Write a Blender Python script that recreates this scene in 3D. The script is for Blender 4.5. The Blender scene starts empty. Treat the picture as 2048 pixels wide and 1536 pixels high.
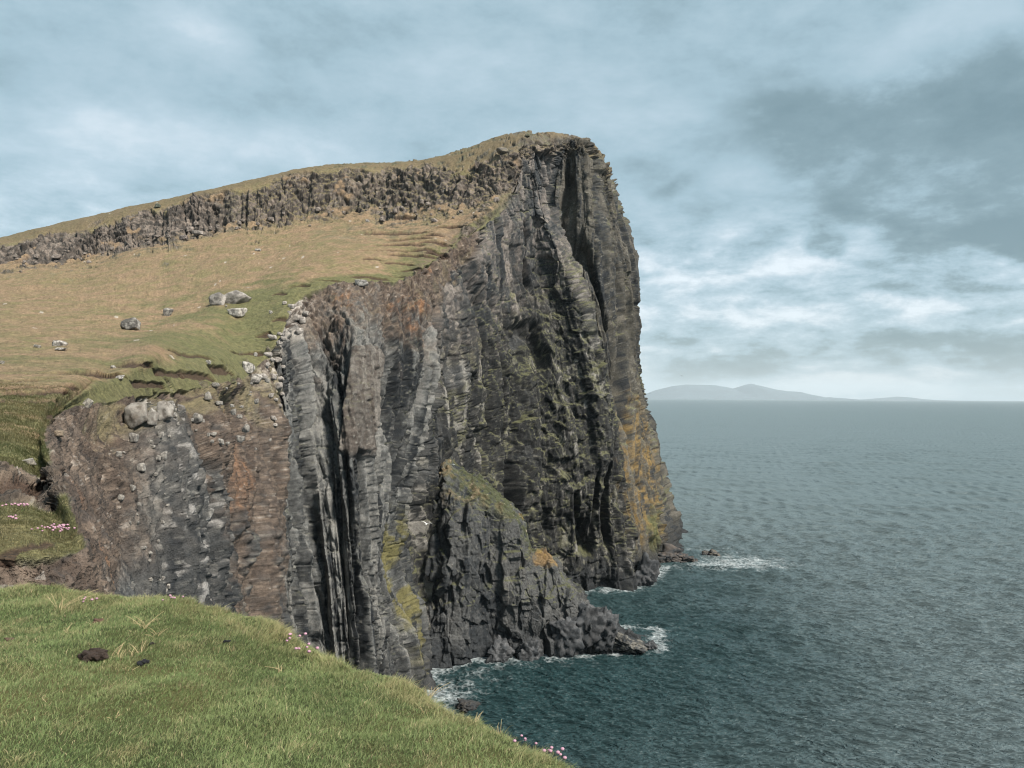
import bpy, math
import numpy as np
from mathutils import Matrix, Vector

rng = np.random.default_rng(11)
F32 = np.float32
scene = bpy.context.scene
COL = scene.collection

# ----------------------------------------------------------------------------
# camera
# ----------------------------------------------------------------------------
H = 45.0                                   # eye height above the sea
FPX = 1538.0                               # focal length in photo pixels (2048 wide)
PITCH, ROLL = 0.93, 0.42
CAM_M = (Matrix.Rotation(math.radians(90 + PITCH), 4, 'X') @ Matrix.Rotation(math.radians(ROLL), 4, 'Z'))
cam_data = bpy.data.cameras.new('camera')
cam_data.sensor_width = 36.0
cam_data.lens = FPX / 2048 * 36.0
cam_data.clip_start = 0.05
cam_data.clip_end = 120000
cam = bpy.data.objects.new('camera', cam_data)
cam.matrix_world = Matrix.Translation((0, 0, H)) @ CAM_M
COL.objects.link(cam)
scene.camera = cam
R3 = np.array(CAM_M.to_3x3())


def at(px, py, Y):
    d = R3 @ np.array([(px - 1024) / FPX, (768 - py) / FPX, -1.0])
    return np.array([0, 0, H]) + d * (Y / d[1])


def at_z(px, z, Y):
    return np.array([(px - 1024) / FPX * Y, Y, z])


def project(P):
    q = (P - np.array([0, 0, H])) @ R3
    w = np.maximum(-q[..., 2], 1e-3)
    return 1024 + FPX * q[..., 0] / w, 768 - FPX * q[..., 1] / w


# ----------------------------------------------------------------------------
# numpy noise
# ----------------------------------------------------------------------------
U = np.uint32


def _mix(h):
    h ^= h >> U(15)
    h *= U(0x2C1B3C6D)
    h ^= h >> U(12)
    h *= U(0x297A2D39)
    h ^= h >> U(15)
    return h


def hsh(i, j, k, s):
    with np.errstate(over='ignore'):
        h = (i.astype(np.int32).view(U) * U(0x9E3779B1) + j.astype(np.int32).view(U) * U(0x85EBCA77)
             + k.astype(np.int32).view(U) * U(0xC2B2AE3D) + U((s * 2654435761) & 0xFFFFFFFF))
        return _mix(h)


def re(h, n):
    with np.errstate(over='ignore'):
        return _mix(h + U((n * 0x68E31DA4) & 0xFFFFFFFF))


def f01(h):
    return (h >> U(8)).astype(F32) * F32(1 / 16777216.0)


def gnoise(p, seed=0):
    p = p.astype(F32)
    c = np.floor(p)
    f = p - c
    c = c.astype(np.int32)
    w = f * f * f * (f * (f * 6 - 15) + 10)
    out = np.zeros(len(p), F32)
    for dx in (0, 1):
        wx = w[:, 0] if dx else 1 - w[:, 0]
        for dy in (0, 1):
            wy = w[:, 1] if dy else 1 - w[:, 1]
            for dz in (0, 1):
                wz = w[:, 2] if dz else 1 - w[:, 2]
                h = hsh(c[:, 0] + dx, c[:, 1] + dy, c[:, 2] + dz, seed)
                gx = (h & U(1023)).astype(F32) / 511.5 - 1
                gy = ((h >> U(10)) & U(1023)).astype(F32) / 511.5 - 1
                gz = ((h >> U(20)) & U(1023)).astype(F32) / 511.5 - 1
                out += wx * wy * wz * (gx * (f[:, 0] - dx) + gy * (f[:, 1] - dy) + gz * (f[:, 2] - dz))
    return out * F32(1.3)


def fbm(p, seed=0, octs=4, gain=0.5):
    out, a, tot = 0, 1.0, 0
    for o in range(octs):
        out = out + a * gnoise(p * (2.03 ** o) + 17.3 * o, seed + o)
        tot += a
        a *= gain
    return out / tot * F32(1.4)


def facet(p, seed, full=False, joint=.35, blend=.2):
    """Cells of a jittered lattice whose columns are staggered: (height in 0..1, tilt plane, tone in 0..1, distance to the cell border)."""
    p = p.astype(F32)
    n = len(p)
    if full:
        c0 = np.floor(p[:, :2]).astype(np.int32)
        offs = [(a, b) for a in (-1, 0, 1) for b in (-1, 0, 1)]
    else:
        c0 = np.floor(p[:, :2] - 0.5).astype(np.int32)
        offs = [(a, b) for a in (0, 1) for b in (0, 1)]
    f1 = np.full(n, 9e9, F32)
    f2 = np.full(n, 9e9, F32)
    bid = np.zeros(n, U)
    bc = np.zeros(n, U)
    bid2, bc2 = np.zeros(n, U), np.zeros(n, U)
    bd = [np.zeros(n, F32) for _ in range(3)]
    bd2 = [np.zeros(n, F32) for _ in range(3)]
    zero = np.zeros(n, np.int32)
    for o in offs:
        i, j = c0[:, 0] + o[0], c0[:, 1] + o[1]
        hc = hsh(i, j, zero, seed + 900)
        st = f01(hc)
        per = F32(.7) + F32(.8) * f01(re(hc, 3))          # each column has its own joint spacing
        z = p[:, 2] / per + st * 7
        k0 = np.floor(z).astype(np.int32)
        fr = z - k0
        for kk in (k0, np.where(fr < .5, k0 - 1, k0 + 1)):
            h = hsh(i, j, kk, seed)
            jj = h if joint > .6 else hc
            dx = p[:, 0] - i - F32(.5) - F32(.9) * ((jj & U(1023)).astype(F32) / 1023 - F32(.5))
            dy = p[:, 1] - j - F32(.5) - F32(.9) * (((jj >> U(10)) & U(1023)).astype(F32) / 1023 - F32(.5))
            dz = (z - kk - F32(.5) - F32(.9) * (((h >> U(20)) & U(1023)).astype(F32) / 1023 - F32(.5))) * per
            dd = dx * dx + dy * dy + dz * dz
            m = dd < f1
            m2 = ~m & (dd < f2)
            for A2_, A1_, new in ((f2, f1, dd), (bid2, bid, h), (bc2, bc, hc), (bd2[0], bd[0], dx), (bd2[1], bd[1], dy), (bd2[2], bd[2], dz)):
                np.copyto(A2_, A1_, where=m)
                np.copyto(A2_, new, where=m2)
                np.copyto(A1_, new, where=m)

    def cell(b_, c_, d_):
        jh = f01(re(b_, 1))
        hv = (1 - joint) * f01(re(c_, 11)) + joint * (jh if joint > .6 else jh ** 3)
        gx = (1 - joint) * f01(re(c_, 12)) + joint * f01(re(b_, 2))
        gy = (1 - joint) * f01(re(c_, 13)) + joint * f01(re(b_, 3))
        tl = ((gx - .5) * d_[0] + (gy - .5) * d_[1] + (f01(re(b_, 4)) - .5) * d_[2] * F32(.25 + .75 * (joint > .6))) * 2
        return hv, tl

    e = np.sqrt(f2) - np.sqrt(f1)
    h1, t1 = cell(bid, bc, bd)
    h2, t2 = cell(bid2, bc2, bd2)
    k_ = F32(.5) + F32(.5) * sst(0, blend, e)             # neighbours meet half way instead of in a step
    return h2 + (h1 - h2) * k_, t2 + (t1 - t2) * k_, .5 * f01(re(bc, 15)) + .5 * f01(re(bid, 5)), e


def sst(a, b, x):
    t = np.clip((x - a) / (b - a), 0, 1)
    return t * t * (3 - 2 * t)


def mixc(a, b, t):
    return a + (np.asarray(b, F32) - a) * t[:, None]


# ----------------------------------------------------------------------------
# mesh helpers
# ----------------------------------------------------------------------------
def mesh_obj(name, verts, faces, mat=None, parent=None, smooth=False, colors=None, extra=None, loc=None):
    """verts (n,3); faces (m,k) array with equal k, or a list of such arrays."""
    me = bpy.data.meshes.new(name)
    verts = np.asarray(verts, F32)
    if not isinstance(faces, list):
        faces = [faces]
    faces = [np.asarray(f, np.int32) for f in faces if len(f)]
    me.vertices.add(len(verts))
    me.vertices.foreach_set('co', verts.ravel())
    loops = np.concatenate([f.ravel() for f in faces])
    tot = np.concatenate([np.full(len(f), f.shape[1], np.int32) for f in faces])
    start = np.concatenate([[0], np.cumsum(tot)[:-1]]).astype(np.int32)
    me.loops.add(len(loops))
    me.loops.foreach_set('vertex_index', loops)
    me.polygons.add(len(tot))
    me.polygons.foreach_set('loop_start', start)
    me.polygons.foreach_set('loop_total', tot)
    if smooth:
        me.polygons.foreach_set('use_smooth', np.ones(len(tot), bool))
    me.update(calc_edges=True)
    if colors is not None:
        a = me.attributes.new('tint', 'FLOAT_COLOR', 'POINT')
        c = np.ones((len(verts), 4), F32)
        c[:, :3] = colors
        a.data.foreach_set('color', c.ravel())
    for k, v in (extra or {}).items():
        a = me.attributes.new(k, 'FLOAT', 'POINT')
        a.data.foreach_set('value', np.asarray(v, F32))
    if mat:
        me.materials.append(mat)
    o = bpy.data.objects.new(name, me)
    COL.objects.link(o)
    if parent is not None:
        o.parent = parent
    if loc is not None:
        o.location = loc
    return o


def grid_faces(nu, nv):
    i = np.arange(nu * nv).reshape(nu, nv)
    return np.stack([i[:-1, :-1], i[1:, :-1], i[1:, 1:], i[:-1, 1:]], -1).reshape(-1, 4)


def tag(o, label=None, cat=None, group=None, kind=None):
    if label: o['label'] = label
    if cat: o['category'] = cat
    if group: o['group'] = group
    if kind: o['kind'] = kind
    return o


def empty(name, loc, label, cat, group=None, rz=0.0):
    o = bpy.data.objects.new(name, None)
    o.location = loc
    o.rotation_euler.z = rz
    COL.objects.link(o)
    return tag(o, label, cat, group)


def pchip(ctrl, t):
    """Monotone cubic through uniform knots along axis 0."""
    n = ctrl.shape[0]
    d = ctrl[1:] - ctrl[:-1]
    s = np.zeros_like(ctrl)
    a, b = d[:-1], d[1:]
    ok = a * b > 0
    s[1:-1] = np.where(ok, 2 * a * b / np.where(ok, a + b, 1), 0)
    s[0], s[-1] = d[0], d[-1]
    i = np.clip(np.floor(t).astype(int), 0, n - 2)
    f = (t - i).reshape((-1,) + (1,) * (ctrl.ndim - 1))
    p0, p1, m0, m1 = ctrl[i], ctrl[i + 1], s[i], s[i + 1]
    return ((2 * f ** 3 - 3 * f ** 2 + 1) * p0 + (f ** 3 - 2 * f ** 2 + f) * m0 + (-2 * f ** 3 + 3 * f ** 2) * p1 + (f ** 3 - f ** 2) * m1)


def grid_normals(P):
    du = np.gradient(P, axis=0)
    dv = np.gradient(P, axis=1)
    n = np.cross(du, dv)
    return n / np.maximum(np.linalg.norm(n, axis=-1, keepdims=True), 1e-9)


def samples(ctrl, axis, dens, lo=4, hi=260, vis=None):
    """Sample positions along a control axis, spaced by how long each interval looks from where one stands."""
    px, py = project(ctrl)
    px = np.clip(px, -60, 2110)
    py = np.clip(py, 200, 1440)
    if axis == 1:
        px, py = px.T, py.T
    ln = np.hypot(np.diff(px, axis=0), np.diff(py, axis=0)).max(1) / 2
    if axis == 0:                                     # walls seen along their length need samples by real length
        step = np.linalg.norm(np.diff(ctrl[:, :6], axis=0), axis=-1).mean(1)
        yy = ctrl[1:, :6, 1].mean(1)
        ln = np.maximum(ln, np.minimum(step / (yy * .0042), 190))
    ts = []
    for i, l in enumerate(ln):
        n = int(np.clip(math.ceil(l * dens), lo, hi))
        if vis is not None and not vis(i):
            n = lo
        ts.append(i + np.arange(n) / n)
    return np.concatenate(ts + [[len(ln)]])


# ----------------------------------------------------------------------------
# materials
# ----------------------------------------------------------------------------
def new_mat(name):
    m = bpy.data.materials.new(name)
    m.use_nodes = True
    nt = m.node_tree
    b = nt.nodes['Principled BSDF']
    return m, nt, b


def N(nt, kind, **kw):
    n = nt.nodes.new(kind)
    for k, v in kw.items():
        if k in n.inputs:
            n.inputs[k].default_value = v
        else:
            setattr(n, k, v)
    return n


def math_node(nt, op, a, b=None, clamp=False):
    n = nt.nodes.new('ShaderNodeMath')
    n.operation = op
    n.use_clamp = clamp
    for i, v in enumerate((a, b)):
        if v is None: continue
        if isinstance(v, (int, float)): n.inputs[i].default_value = v
        else: nt.links.new(v, n.inputs[i])
    return n.outputs[0]


def terrain_mat(name, scale, bump, vary=0.5, rough=0.9):
    """Surface colour from the 'tint' attribute broken up by two noises, with a fine bump."""
    m, nt, b = new_mat(name)
    L = nt.links.new
    at_ = N(nt, 'ShaderNodeAttribute', attribute_name='tint')
    geo = N(nt, 'ShaderNodeNewGeometry')
    n1 = N(nt, 'ShaderNodeTexNoise', Scale=scale, Detail=6.0, Roughness=0.65)
    n2 = N(nt, 'ShaderNodeTexNoise', Scale=scale * 5.3, Detail=3.0, Roughness=0.6)
    L(geo.outputs['Position'], n1.inputs['Vector'])
    L(geo.outputs['Position'], n2.inputs['Vector'])
    s = math_node(nt, 'ADD', n1.outputs['Fac'], n2.outputs['Fac'])
    k = N(nt, 'ShaderNodeMapRange')
    k.inputs['From Min'].default_value = 0.65
    k.inputs['From Max'].default_value = 1.35
    k.inputs['To Min'].default_value = 1 - vary
    k.inputs['To Max'].default_value = 1 + vary
    L(s, k.inputs['Value'])
    mx = N(nt, 'ShaderNodeVectorMath', operation='SCALE')
    L(at_.outputs['Color'], mx.inputs[0])
    L(k.outputs[0], mx.inputs['Scale'])
    L(mx.outputs[0], b.inputs['Base Color'])
    bp = N(nt, 'ShaderNodeBump', Strength=bump, Distance=0.5 / scale)
    L(s, bp.inputs['Height'])
    L(bp.outputs[0], b.inputs['Normal'])
    b.inputs['Roughness'].default_value = rough
    b.inputs['Specular IOR Level'].default_value = 0.25
    return m


M_CLIFF = terrain_mat('cliff_rock_and_turf', 2.2, 0.7, 0.6)
M_STONE = terrain_mat('lichened_stone', 5.0, 0.5, 0.4)
M_TURF = terrain_mat('turf', 25.0, 0.6, 0.45)
M_DUNG = terrain_mat('dried_dung', 60.0, 0.8, 0.5)
M_HILL = terrain_mat('far_hill', 0.002, 0.2, 0.3)

mg, nt, b = new_mat('grass_blade')
a_ = N(nt, 'ShaderNodeAttribute', attribute_name='tint')
hs = N(nt, 'ShaderNodeTexNoise', Scale=3.0, Detail=4.0)
geo = N(nt, 'ShaderNodeNewGeometry')
nt.links.new(geo.outputs['Position'], hs.inputs['Vector'])
kk = N(nt, 'ShaderNodeMapRange')
kk.inputs['To Min'].default_value, kk.inputs['To Max'].default_value = 0.7, 1.3
nt.links.new(hs.outputs['Fac'], kk.inputs['Value'])
sc = N(nt, 'ShaderNodeVectorMath', operation='SCALE')
nt.links.new(a_.outputs['Color'], sc.inputs[0])
nt.links.new(kk.outputs[0], sc.inputs['Scale'])
nt.links.new(sc.outputs[0], b.inputs['Base Color'])
b.inputs['Roughness'].default_value = 0.6
b.inputs['Specular IOR Level'].default_value = 0.3
tr = N(nt, 'ShaderNodeBsdfTranslucent')
nt.links.new(sc.outputs[0], tr.inputs['Color'])
mxs = N(nt, 'ShaderNodeMixShader', Fac=0.3)
nt.links.new(b.outputs[0], mxs.inputs[1])
nt.links.new(tr.outputs[0], mxs.inputs[2])
nt.links.new(mxs.outputs[0], nt.nodes['Material Output'].inputs['Surface'])
M_BLADE = mg


def plain(name, col, rough=0.8, vary=0.25, scale=30.0):
    m, nt, b = new_mat(name)
    n = N(nt, 'ShaderNodeTexNoise', Scale=scale, Detail=4.0)
    tc = N(nt, 'ShaderNodeTexCoord')
    nt.links.new(tc.outputs['Object'], n.inputs['Vector'])
    r = N(nt, 'ShaderNodeValToRGB')
    r.color_ramp.elements[0].position, r.color_ramp.elements[1].position = 0.3, 0.7
    r.color_ramp.elements[0].color = [c * (1 - vary) for c in col] + [1]
    r.color_ramp.elements[1].color = [min(1, c * (1 + vary)) for c in col] + [1]
    nt.links.new(n.outputs['Fac'], r.inputs['Fac'])
    nt.links.new(r.outputs[0], b.inputs['Base Color'])
    b.inputs['Roughness'].default_value = rough
    return m


M_PINK = plain('thrift_petals', (0.38, 0.21, 0.27))
M_STALK = plain('dry_stalk', (0.42, 0.33, 0.18))
M_STEM = plain('thrift_stem', (0.20, 0.19, 0.08))
M_LEAF = plain('thrift_leaf', (0.08, 0.12, 0.035))
M_FEATHER = plain('white_feather', (0.78, 0.78, 0.76), 0.7, 0.08)
M_DARKFEATHER = plain('dark_feather', (0.03, 0.03, 0.035), 0.7, 0.1)
M_WINGGREY = plain('grey_feather', (0.42, 0.44, 0.46), 0.7, 0.1)

# ----------------------------------------------------------------------------
# HEADLAND: one sheet of ground laid along the coast, sea foot -> cliff -> pasture -> scarp -> skyline
# ----------------------------------------------------------------------------
Z0 = ('z', -2.5)
COLS = []


def col(*pts):
    out = []
    for p in pts:
        if p[0] == 'z': out.append(at_z(p[1], p[2], p[3]))
        else: out.append(at(*p))
    COLS.append(out)


#      a                  b                c                d                e                f               g1               g2              g3             h              i               j               k
col(('z', -420, 36, 8),  (-400, 1280, 8.3), (-400, 1230, 8.5), (-400, 1190, 8.6), (-400, 1150, 8.8), (-400, 1115, 9.2), (-390, 985, 13), (-380, 830, 22), (-370, 745, 45), (-360, 665, 90), (-350, 610, 172), (-350, 575, 183), (-350, 563, 200))
col(('z', 0, 36, 8.2),   (0, 1260, 8.4),   (0, 1205, 8.6),  (0, 1180, 8.7),  (0, 1137, 8.9),  (0, 1115, 9.0),  (0, 990, 12.5),  (0, 822, 22),   (0, 745, 45),  (0, 640, 90),  (0, 530, 175),  (0, 490, 185),  (0, 480, 195))
col(('z', 90, 36, 8.6),  (90, 1260, 8.8),  (90, 1205, 8.9), (90, 1180, 9.0), (90, 1140, 9.1), (90, 1112, 9.3), (48, 990, 13),   (42, 835, 21.5), (80, 745, 45.5), (90, 645, 90), (90, 520, 175.5), (90, 475, 185.5), (90, 457, 196))
col(('z', 225, 34, 9.8), (220, 1260, 9.9), (208, 1205, 10), (188, 1175, 9.9), (170, 1140, 9.8), (158, 1108, 9.9), (95, 1010, 13.5), (82, 850, 21), (150, 745, 46), (170, 650, 90), (170, 514, 176), (170, 464, 185), (170, 437, 197))
col(('z', 262, 30, 17),  (240, 1260, 17.5), (218, 1180, 18), (180, 1080, 18.4), (125, 960, 18.8), (86, 868, 19.5), (93, 852, 22), (120, 818, 30), (185, 750, 47), (200, 650, 92), (205, 505, 177), (205, 453, 186), (205, 430, 198))
col(('z', 305, 22, 27),  (290, 1250, 28),  (262, 1110, 30),  (228, 985, 32),  (195, 880, 34),  (165, 812, 37),  (178, 795, 40), (195, 772, 43), (212, 747, 50), (240, 650, 95), (245, 492, 178), (245, 441, 186), (245, 421, 198))
col(('z', 345, 10, 36),  (330, 1350, 37),  (322, 1200, 38),  (308, 1040, 39),  (285, 890, 42),  (255, 800, 47),  (258, 780, 49), (262, 760, 51), (275, 728, 54), (300, 650, 97), (300, 478, 180), (300, 424, 188), (300, 408, 199))
col(('z', 400, -2.5, 48), (385, 1400, 48), (378, 1200, 49), (370, 1020, 50), (352, 870, 54), (335, 785, 59), (336, 762, 60), (335, 740, 62), (335, 715, 66), (345, 640, 101), (350, 470, 181), (350, 411, 189), (350, 398, 200))
col(('z', 440, -2.5, 57), (440, 1450, 57), (440, 1200, 60), (438, 1000, 62), (432, 850, 66), (425, 770, 70), (418, 745, 72), (408, 722, 74), (395, 703, 80), (395, 630, 105), (400, 462, 183), (400, 398, 190), (400, 387, 201))
col(('z', 520, -2.5, 79), (518, 1400, 79), (517, 1200, 80), (515, 1000, 82), (510, 850, 85), (502, 745, 90), (490, 718, 92), (480, 697, 95), (470, 670, 100), (480, 590, 118), (490, 450, 184), (490, 378, 192), (490, 367, 203))
col(('z', 550, -2.5, 101), (549, 1400, 101), (548, 1200, 101), (549, 1000, 101), (551, 850, 99), (548, 700, 97), (535, 680, 99), (525, 660, 102), (520, 640, 106), (520, 575, 122), (540, 446, 186), (560, 358, 194), (560, 350, 204))
col(('z', 572, -2.5, 95), (572, 1350, 95), (570, 1150, 95), (567, 950, 96), (565, 760, 98), (563, 672, 100), (560, 655, 102), (557, 635, 105), (555, 612, 110), (565, 560, 124), (590, 440, 187), (610, 348, 195), (610, 340, 205))
col(('z', 640, -2.5, 100), (640, 1350, 100), (640, 1150, 101), (636, 950, 103), (630, 730, 107), (592, 603, 112.5), (592, 595, 113.5), (595, 585, 116), (600, 572, 119), (620, 535, 131), (650, 432, 189), (670, 342, 197), (670, 332, 206))
col(('z', 705, -2.5, 101), (704, 1350, 101), (704, 1150, 102), (706, 900, 104), (712, 655, 112), (690, 566, 121), (690, 561, 123), (695, 555, 125), (700, 547, 129), (720, 512, 142), (740, 426, 190), (760, 340, 198), (760, 328, 207))
col(('z', 785, -2.5, 107), (782, 1300, 107), (778, 1150, 108), (782, 900, 112), (790, 680, 118), (795, 563, 130), (797, 557, 132), (800, 549, 136), (805, 533, 141), (815, 490, 156), (830, 428, 188), (850, 338, 196), (850, 322, 207))
col(('z', 870, -2.5, 115.5), (838, 1230, 117), (795, 1100, 117.5), (815, 950, 119), (868, 700, 124), (842, 538, 137), (845, 530, 141), (848, 520, 145), (853, 500, 151), (870, 465, 166), (890, 421, 185), (920, 340, 192), (920, 301, 204))
col(('z', 850, -2.5, 130), (848, 1250, 131), (838, 1050, 133), (858, 880, 136), (880, 690, 143), (876, 515, 151), (880, 508, 154), (884, 497, 158), (892, 480, 163), (905, 452, 173), (925, 416, 184), (960, 336, 190), (970, 284, 203))
col(('z', 890, -2.5, 135), (890, 1150, 137), (890, 1000, 140), (890, 850, 144), (895, 690, 151), (905, 495, 160), (908, 486, 163), (912, 474, 167), (920, 457, 171), (935, 432, 178), (960, 405, 184), (990, 332, 188), (1000, 274, 202))
col(('z', 960, -2.5, 152), (960, 1120, 154), (955, 950, 157), (950, 800, 160), (947, 640, 164), (945, 470, 168), (948, 456, 170), (952, 443, 172), (960, 430, 175), (970, 413, 179), (985, 393, 184), (1010, 325, 187), (1025, 269, 201))
col(('z', 1060, -2.5, 172), (1055, 1100, 173), (1047, 930, 173), (1037, 780, 175), (1025, 600, 180), (1010, 420, 184), (1012, 412, 185), (1015, 402, 185.5), (1018, 393, 186), (1024, 385, 187), (1030, 370, 188), (1040, 300, 189.5), (1055, 266, 200))
col(('z', 1130, -2.5, 178), (1120, 1070, 178), (1105, 920, 178), (1085, 760, 181), (1055, 580, 186), (1035, 410, 188), (1036, 392, 188.5), (1038, 372, 189), (1040, 352, 189.5), (1044, 334, 190), (1050, 316, 190.5), (1058, 292, 191.5), (1075, 266, 200))
col(('z', 1185, -2.5, 180), (1175, 1040, 179.5), (1155, 880, 180), (1125, 720, 184), (1090, 550, 189.5), (1066, 400, 192), (1066, 382, 192.3), (1067, 362, 192.6), (1069, 343, 193), (1073, 325, 193.3), (1078, 307, 193.6), (1085, 290, 194.5), (1096, 267, 202))
col(('z', 1250, -2.5, 181.5), (1236, 1030, 182), (1228, 870, 183), (1188, 712, 185), (1128, 540, 188), (1082, 405, 191.5), (1084, 380, 192.2), (1088, 358, 193), (1094, 338, 194), (1100, 320, 195), (1106, 305, 196), (1114, 291, 197.5), (1128, 269, 204))
col(('z', 1300, -2.5, 187), (1276, 1030, 189), (1258, 870, 193), (1208, 715, 197), (1148, 545, 200), (1108, 405, 200.5), (1110, 380, 200.5), (1113, 358, 200.5), (1118, 338, 200.5), (1124, 321, 200.5), (1130, 305, 200.5), (1136, 291, 201), (1146, 272, 205))
col(('z', 1312, -2.5, 191), (1288, 1020, 193), (1264, 875, 196), (1232, 718, 198.5), (1194, 540, 200.5), (1172, 405, 200), (1170, 382, 200), (1168, 360, 200), (1166, 340, 200), (1165, 323, 200), (1165, 307, 200.5), (1166, 294, 201.5), (1167, 277, 205))
col(('z', 1322, -2.5, 204), (1294, 1010, 206), (1272, 850, 208), (1244, 700, 208), (1228, 540, 208), (1206, 425, 208), (1203, 400, 208), (1200, 376, 208), (1197, 356, 208), (1194, 338, 208), (1192, 323, 208), (1191, 310, 208), (1188, 291, 210))
col(('z', 1378, -2.5, 217), (1337, 1035, 217), (1299, 880, 217), (1275, 760, 216), (1268, 560, 215), (1256, 440, 215), (1250, 412, 215), (1245, 390, 215), (1239, 371, 215), (1231, 355, 215), (1223, 340, 215), (1214, 325, 215), (1200, 303, 216))
col(('z', 1365, -2.5, 250), (1325, 980, 250), (1290, 850, 250), (1268, 740, 245), (1262, 560, 240), (1250, 445, 240), (1245, 418, 240), (1240, 396, 240), (1234, 377, 240), (1226, 361, 240), (1218, 346, 240), (1208, 331, 240), (1196, 309, 240))
col(('z', 1250, -2.5, 420), (1240, 850, 420), (1235, 800, 420), (1230, 720, 415), (1220, 560, 410), (1210, 470, 410), (1205, 450, 410), (1200, 430, 410), (1195, 420, 405), (1190, 410, 400), (1185, 400, 395), (1180, 390, 380), (1170, 370, 330))

C = np.array(COLS)                                     # (columns, rows, 3)
k = C[:, -1:]
back1 = k + np.array([0, 14, -1.5])
back2 = k + np.array([0, 70, -22])
back3 = k + np.array([0, 260, -120])
back3[..., 2] = np.minimum(back3[..., 2], -3)
C = np.concatenate([C, back1, back2, back3], 1)
NCOL, NROW = C.shape[:2]
DENS = 1.15
us = samples(C[:, :13], 0, DENS, lo=10)
vs = samples(C[:27], 1, DENS, lo=10, vis=lambda i: i < 12)
B = pchip(C, us)
B = np.swapaxes(pchip(np.swapaxes(B, 0, 1), vs), 0, 1)
nu, nv = B.shape[:2]
Nb = grid_normals(B)
UU, VV = np.meshgrid(us, vs, indexing='ij')
uu, vv = UU.ravel().astype(F32), VV.ravel().astype(F32)
P = B.reshape(-1, 3).astype(F32)
Nf = Nb.reshape(-1, 3).astype(F32)
print('headland grid', nu, nv, nu * nv)

def V3_(a, b): return np.array([a, a, b], F32)
# zones ---------------------------------------------------------------------
wob = fbm(P / np.array([9, 9, 9], F32), 3, 4)
wob2 = fbm(P / np.array([2.5, 2.5, 2.5], F32), 5, 4)
slope = Nf[:, 2]
steep = 1 - sst(0.50, 0.68, slope + 0.10 * wob)
below_edge = 1 - sst(4.92, 5.04, vv + 0.16 * wob * sst(3, 4, uu) + 0.22 * wob2 * sst(4, 6, uu))
upper_u = sst(18.2, 19.4, uu + 0.5 * wob)                  # where rock runs up to the skyline cap
cap = sst(11.0, 11.7, vv + 0.5 * wob + 0.3 * wob2)
scarp = sst(9.80, 10.1, vv + 0.45 * wob + 0.40 * wob2) * (1 - sst(10.98, 11.22, vv + 0.55 * wob + 0.35 * wob2))
scarp *= sst(-0.55, -0.15, 1.2 * wob + 0.9 * wob2 + .25 + .9 * (vv - 10.25) * (vv < 10.5))
talus = sst(9.3, 9.9, vv + 0.3 * wob2) * (1 - sst(9.9, 10.2, vv)) * sst(11, 14, uu) * sst(0.0, 0.35, wob2 + 0.15 * wob + 0.15)
talus = np.maximum(talus, sst(17.0, 17.6, uu + 0.2 * wob) * sst(5, 5.3, vv) * (1 - sst(9.9, 10.2, vv)) * sst(-0.35, 0.1, wob2) * (1 - upper_u))
outcrop = sst(10.95, 11.2, vv) * sst(10.5, 12, uu) * sst(.12, .35, wob2 + .5 * wob + .3 * sst(15, 18, uu)) * .7
rock = np.maximum.reduce([below_edge, scarp, 0.85 * talus, upper_u * (1 - cap), outcrop])
hol = sum(np.exp(-(((P - at(*a[:3])) ** 2).sum(1)) / a[3] ** 2) for a in ((70, 985, 13.2, 1.0), (112, 1005, 14.5, 1.3), (22, 962, 12.6, .55)))
hollow = sst(.35, .6, hol + .3 * wob2) * (vv > 4.5)
torn = sst(4.85, 5.0, vv) * (1 - sst(6.2, 8.0, vv)) * sst(5.0, 5.6, uu) * (1 - sst(10.0, 11.0, uu)) * sst(.12, .3, wob2 - .1 * (vv - 5)) * .9
rock = np.maximum.reduce([rock, hollow * .95, torn])
rock = np.where(vv > 12.2, 0, rock).astype(F32)
vst0 = fbm(P / V3_(1.6, 6.0), 87, 5, .6)
soil = (sst(3.75, 4.6, vv + 0.40 * wob + 0.25 * wob2 + .75 * vst0) * below_edge * sst(11.4, 12.2, uu + 0.3 * wob) * (1 - sst(15.6, 16.3, uu - 2.2 * sst(4.4, 4.8, vv + .3 * wob2)))).astype(F32)
soil_a1 = sst(6.2, 6.8, uu + 0.3 * wob) * (1 - sst(9.6, 10.1, uu + 0.25 * wob2)) * below_edge * sst(-.1, .35, .55 * wob + .8 * wob2 + .34 * (uu - 7.75) + .34 * (vv - 2.7)) * .95
earth = (1 - sst(5.7, 6.5, uu + 0.35 * wob2 + 0.30 * wob + .25 * (vv < 2))) * below_edge * sst(2.2, 3.0, vv + 1.3 * (uu < 4.0) + 0.7 * (uu < 5) + 0.4 * wob)
soft = np.maximum.reduce([soil, soil_a1, earth, hollow, torn])
hard = rock * (1 - 0.8 * soft)

zoneA2 = sst(10.2, 10.8, uu) * (1 - sst(15.3, 15.9, uu))     # slaty grey face
zoneE = sst(22.6, 23.4, uu)                                  # tall columns of the far edge
zoneD = sst(15.5, 16.5, uu) * (1 - zoneE)
rubble = zoneD * sst(17.6, 19.0, uu) * sst(0.9, 1.7, vv + 0.5 * wob) * (1 - sst(3.5, 4.3, vv + 0.6 * wob)) * sst(-0.5, 0.0, wob + 0.25)

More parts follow.
